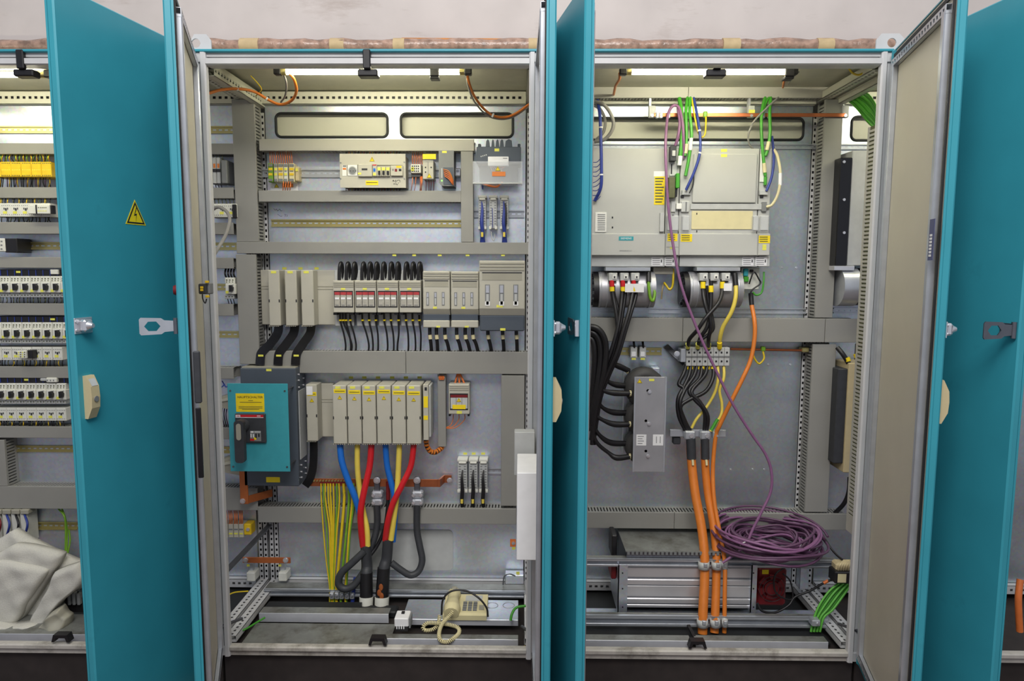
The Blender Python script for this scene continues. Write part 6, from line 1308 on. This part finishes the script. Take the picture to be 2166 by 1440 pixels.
for i in range(3): dup(CP, P(450+i*20.5, 445, .45)-cb0, 'white contactor in the gap behind the grey cable loop, %s from the left' % ORD[i], 'contactors in the gap')
b = B(); b.pbox(491, 432, 499, 461, .44, .08, .002); b.obj('auxiliary_block', 'black', None, 'black auxiliary block at the end of the contactors in the gap', 'contactor block')
for i in range(7): cable([(444+i*8, 416, .49), (446+i*8, 425, .465), (447+i*8, 434, .475)], .9, 'olive', 'short wire above the contactors in the gap', 'wire', 'wire', 'wires of the gap contactors', n=5, res=3)
t = thing('auxiliary_module', 'white and black module clipped onto the middle contactor row', 'contactor block'); b = B(); b.pbox(36, 742, 55, 758, .41, .04, .002); b.obj('front', 'offwhite', t); b = B(); b.pbox(55, 741, 69, 758, .42, .03, .002); b.obj('dark_side', 'black', t)
for r_ in range(3):
    for q in range(4): tag(t, 38+q*4.2, 744+r_*4.6, 40.4+q*4.2, 746.4+r_*4.6, .41, 'olive' if q % 2 else 'yellow_tag', 'terminal_hole')
t = thing('auxiliary_module', 'white module with black frame on the top contactor row', 'contactor block'); b = B(); b.pbox(58, 434, 105, 452, .42, .03, .002); b.obj('front', 'offwhite', t); b = B(); b.pbox(75, 433, 77.5, 452, .418, .004); b.obj('divider', 'black', t); b = B(); b.pbox(100, 434, 110, 452, .425, .025, .002); b.obj('dark_side', 'black', t)
for q in range(5): tag(t, 80+q*4, 438, 82+q*4, 440, .42, 'olive', 'terminal_hole'); tag(t, 80+q*4, 445, 82+q*4, 447, .42, 'yellow_tag', 'terminal_hole')
t = thing('relay', 'black relay with pale front on the middle rail at the left edge', 'relay'); b = B(); b.pbox(9, 504, 36, 534, .44, .085, .003); b.obj('housing', 'black', t); b = B(); b.pbox(-12, 504, 10, 532, .435, .09, .003); b.obj('pale_front', 'offwhite', t)
for y in (509, 517, 525): tag(t, 1, y, 5, y+3, .435, 'mid_grey', 'terminal_hole')
b = B(); b.pbox(106, 570, 122, 580, .45, .02, .002); b.obj('feed_terminal', 'offwhite', None, 'white feed terminal at the right end of the upper comb busbar', 'terminal block')
t = thing('feed_terminal', 'white and clear feed terminal on the lower comb busbar', 'terminal block'); b = B(); b.pbox(97, 799, 119, 809, .445, .02, .003); b.obj('housing', 'offwhite', t); b = B(); b.pbox(84, 800, 97, 806, .45, .015, .003); b.obj('tongue', 'light_grey', t)
for i in range(3): tag(t, 99+i*6.5, 803, 101+i*6.5, 806, .445, 'mid_grey', 'terminal_hole')
for i in range(6):
    x = -20+i*21.5; t = thing('safety_relay', 'bright yellow relay, %s from the left below the top duct' % ORD[i], 'relay', 'yellow relays'); b = B(); b.pbox(x, 342, x+21, 374, .44, .085, .002); b.obj('housing', 'relay_yellow', t)
    for y, m in ((344, 'olive'), (358, 'yellow_tag'), (370, 'olive')):
        b = B()
        for q in range(5): b.pbox(x+2+q*3.8, y, x+4+q*3.8, y+2, .4392, .001)
        b.obj('terminal_holes', m, t, kind='stuff')
# small relay strip in the gap
for i in range(3):
    x = 441+i*8.5; t = thing('fuse_terminal', '%s orange-lit fuse terminal in the gap strip' % ORD[i], 'terminal block', 'fuse terminals in the gap'); b = B(); b.pbox(x, 333, x+7.5, 388, .46, .065, .002); b.obj('housing', 'light_grey', t); tag(t, x+1.5, 346, x+6, 355, .46, 'orange', 'fuse_cap'); b = B(); b.pbox(x, 357, x+7.5, 363, .455, .006, .001); b.obj('lever', 'black', t)
b = B(); b.pbox(468, 338, 480, 388, .45, .075, .003); b.obj('end_block', 'mid_grey', None, 'grey end block of the fuse terminals in the gap', 'end clamp')
for i in range(5): cable([(445+i*6, 326, .49), (446+i*6, 331, .465), (447+i*6, 338, .47)], .9, 'olive', 'short wire above the fuse terminals in the gap', 'wire', 'wire', 'wires of the gap fuse terminals', n=5, res=3); cable([(445+i*6, 385, .47), (444+i*6, 391, .465), (446+i*6, 399, .49)], .9, 'shrink', 'short wire below the fuse terminals in the gap', 'wire', 'wire', 'wires of the gap fuse terminals', n=5, res=3)
# wedge-shaped connector cases lower in the gap
for nm, y in (('upper', 825), ('lower', 960)):
    t = thing('wedge_connector', '%s beige wedge-shaped connector case behind the teal switch panel' % nm, 'connector'); a = R(448, y, 520, y+48, .42); b = B(); b.prism([(a[0], a[2]+.03), (a[0], a[2]+.055), (a[1], a[3]), (a[1], a[2])], .42, .52); b.obj('case', 'cream_dark', t); b = B(); b.prism([(a[0]+.008, a[2]+.042), (a[0]+.008, a[2]+.05), (a[1], a[3]-.016), (a[1], a[3]-.03)], .415, .425); b.obj('case_lip', 'cream', t)
for i in range(6): cable([(455+i*5, 862, .46), (458+i*4, 880, .44), (464+i*4, 905, .49)], 1.1, 'purple_dark' if i % 2 else 'black', 'thin violet or black wire behind the teal switch panel', 'wire', 'wire', 'wires behind the switch panel', n=5)
b = B(); b.pbox(452, 856, 482, 862, .44, .03, .003); b.obj('wire_comb', 'olive', None, 'dark wire comb behind the teal switch panel', 'wire holder')
for i in range(3): cable([(450+i*10, 806, .48), (458+i*10, 818, .44), (466+i*9, 812, .46)], 1.3, 'navy', 'dark blue wire loop above the upper wedge connector', 'wire', 'wire', 'blue loops in the gap', n=5)
# terminals with orange wires, low in the gap
for i in range(4):
    x = 472+i*11; t = thing('terminal_block', '%s cream terminal from the left in the low orange-wired strip' % ORD[i], 'terminal block', 'low orange-wired terminals'); b = B(); b.pbox(x, 1108, x+10, 1137, .47, .05, .002); b.obj('housing', 'cream', t); tag(t, x+1, 1118, x+9, 1121, .47, 'mid_grey', 'marker'); tag(t, x+1, 1127, x+9, 1130, .47, 'yellow_tag', 'marker')
    for k in range(3): cable([(x+1+k*3, 1080, .49), (x+2+k*3, 1094, .46), (x+2+k*3, 1110, .475)], 1, 'orange_wire', 'orange wire into the low cream terminal strip', 'wire', 'wire', 'orange wires at the low terminals', n=5, res=4)
t = thing('end_clamp', 'yellowish end clamp of the low orange-wired strip', 'end clamp'); b = B(); b.pbox(515, 1108, 531, 1132, .475, .05, .004); b.obj('clamp_body', 'relay_yellow', t); b = B(); pcyl(b, 524, 1120, .47, 4, .006, 10); b.obj('screw', 'chrome', t)
# connectors, wires and cloth at the foot of the control cabinet
for i in range(4):
    x = -14+i*19; t = thing('wide_connector', '%s pale connector from the left behind the white cloth' % ORD[i], 'connector', 'pale connectors behind the cloth'); b = B(); b.pbox(x, 1078, x+15, 1150, .45, .07, .004); b.obj('housing', 'offwhite', t); b = B(); b.pbox(x-1, 1078, x+16, 1088, .44, .05, .003); b.obj('latch', 'cream_dark', t)
    b = B(); b.tube([P(x+9, 1088, .45), P(x+15, 1110, .42), P(x+7, 1140, .44)], 2.4*mpp(.44), 6); b.obj('harness', ['dark_red', 'navy', 'black', 'navy'][i], t)
for i, p in enumerate(([(122, 1074, .49), (136, 1092, .47), (139, 1120, .47), (138, 1172, .45)], [(130, 1074, .49), (138, 1095, .475), (142, 1125, .475), (141, 1172, .45)], [(146, 1120, .48), (148, 1145, .47), (142, 1175, .45)])): cable(p, 1.8, 'yg_green', '%s yellow-green wire right of the white cloth' % ORD[i], 'earth_wire', 'wire', 'earth wires behind the cloth')
t = thing('floor_terminal_box', 'black terminal box with grey clips at the foot of the open door', 'terminal block'); b = B(); b.pbox(136, 1262, 180, 1296, .22, .06, .004); b.obj('housing', 'black', t)
for i in range(3): b = B(); b.pbox(142+i*10, 1252+i*2, 148+i*10, 1280, .205, .02, .002); b.obj('clip', 'mid_grey', t)
gland(CABS[0], -90, 190, 1296, 1340, 1358, .04, 'zinc_dirty'); b = B(); b.box(-1.74, -.66, .10, .52, .012, .020); b.obj('floor_pan', 'rubber', CABS[0])
def pillow(b, outline, Y, bulge, rings=8, jit=.003, thick=.03):
    pts = [P(x, y, Y) for x, y in outline]; sm = []
    n = len(pts)
    for i in range(n):
        p0, p1, p2, p3 = pts[i-1], pts[i], pts[(i+1) % n], pts[(i+2) % n]
        for j in range(5):
            u = j/5; cr_ = .5*((2*p1)+(p2-p0)*u+(2*p0-5*p1+4*p2-p3)*u*u+(3*p1-p0-3*p2+p3)*u**3); sm.append(cr_*.35+p1.lerp(p2, u)*.65)
    c = sum(sm, Vector())/len(sm); N = len(sm); V = []
    V += [p+Vector((0, thick, 0)) for p in sm]
    for r_ in range(rings+1):
        k = r_/rings; s = 1-k*k*.92 if r_ else 1
        for i, p in enumerate(sm):
            q = c.lerp(p, 1-k*k*.3-k*.67); q = Vector((q.x, Y-bulge*math.sin(min(1, k*4.)*math.pi/2), q.z))
            q += Vector((0, math.sin(q.x*60+q.z*37)*jit+math.sin(q.z*90-q.x*30)*jit*.6, math.sin(q.x*45)*jit*.4)); V.append(q)
    F = []
    for r_ in range(rings+1):
        for i in range(N): F.append((r_*N+i, r_*N+(i+1) % N, (r_+1)*N+(i+1) % N, (r_+1)*N+i))
    F.append(tuple((rings+1)*N+i for i in range(N))); F.append(tuple(range(N-1, -1, -1)))
    b.add(V, F, True)
t = thing('cloth_bundle', 'folded white cloth heaped on the floor of the left cabinet', 'cloth')
for nm, o, Y, bg in (('cloth_fold', [(-60, 1180), (-10, 1145), (28, 1121), (60, 1140), (125, 1172), (168, 1191), (182, 1210), (174, 1240), (120, 1288), (70, 1335), (-60, 1335)], .24, .018), ('cloth_fold', [(-60, 1195), (-5, 1170), (30, 1152), (70, 1156), (131, 1172), (122, 1196), (95, 1235), (60, 1288), (30, 1325), (-60, 1325)], .19, .016), ('cloth_fold', [(-60, 1200), (0, 1186), (50, 1192), (101, 1206), (85, 1235), (58, 1272), (30, 1322), (-60, 1318)], .165, .016), ('cloth_fold', [(118, 1208), (165, 1192), (180, 1212), (172, 1238), (130, 1272), (84, 1332), (58, 1330), (70, 1300), (100, 1250)], .172, .018), ('cloth_fold', [(-60, 1312), (0, 1316), (30, 1322), (60, 1318), (84, 1326), (78, 1340), (30, 1344), (-60, 1344)], .14, .03)):
    b = B(); pillow(b, o, Y, bg); b.obj(nm, 'cloth', t)
b = B(); pillow(b, [(66, 1343), (92, 1318), (112, 1292), (128, 1284), (137, 1298), (146, 1304), (143, 1322), (120, 1334), (108, 1340)], .14, .03, jit=.009); b.obj('crumpled_paper', 'cream_dark', t)
# ================================================================== finish: put every Empty at its thing's base
bpy.context.view_layer.update()
for o in list(COL.objects):
    if o.type == 'EMPTY' and o.parent is None:
        pts = []
        for ch in o.children_recursive:
            if ch.type == 'MESH': pts += [ch.matrix_world @ Vector(q) for q in ch.bound_box]
        if not pts: continue
        base = Vector(((min(p.x for p in pts)+max(p.x for p in pts))/2, (min(p.y for p in pts)+max(p.y for p in pts))/2, min(p.z for p in pts)))
        inv = Matrix.Translation(o.location-base); o.location = base
        for ch in o.children: ch.matrix_parent_inverse = inv @ ch.matrix_parent_inverse
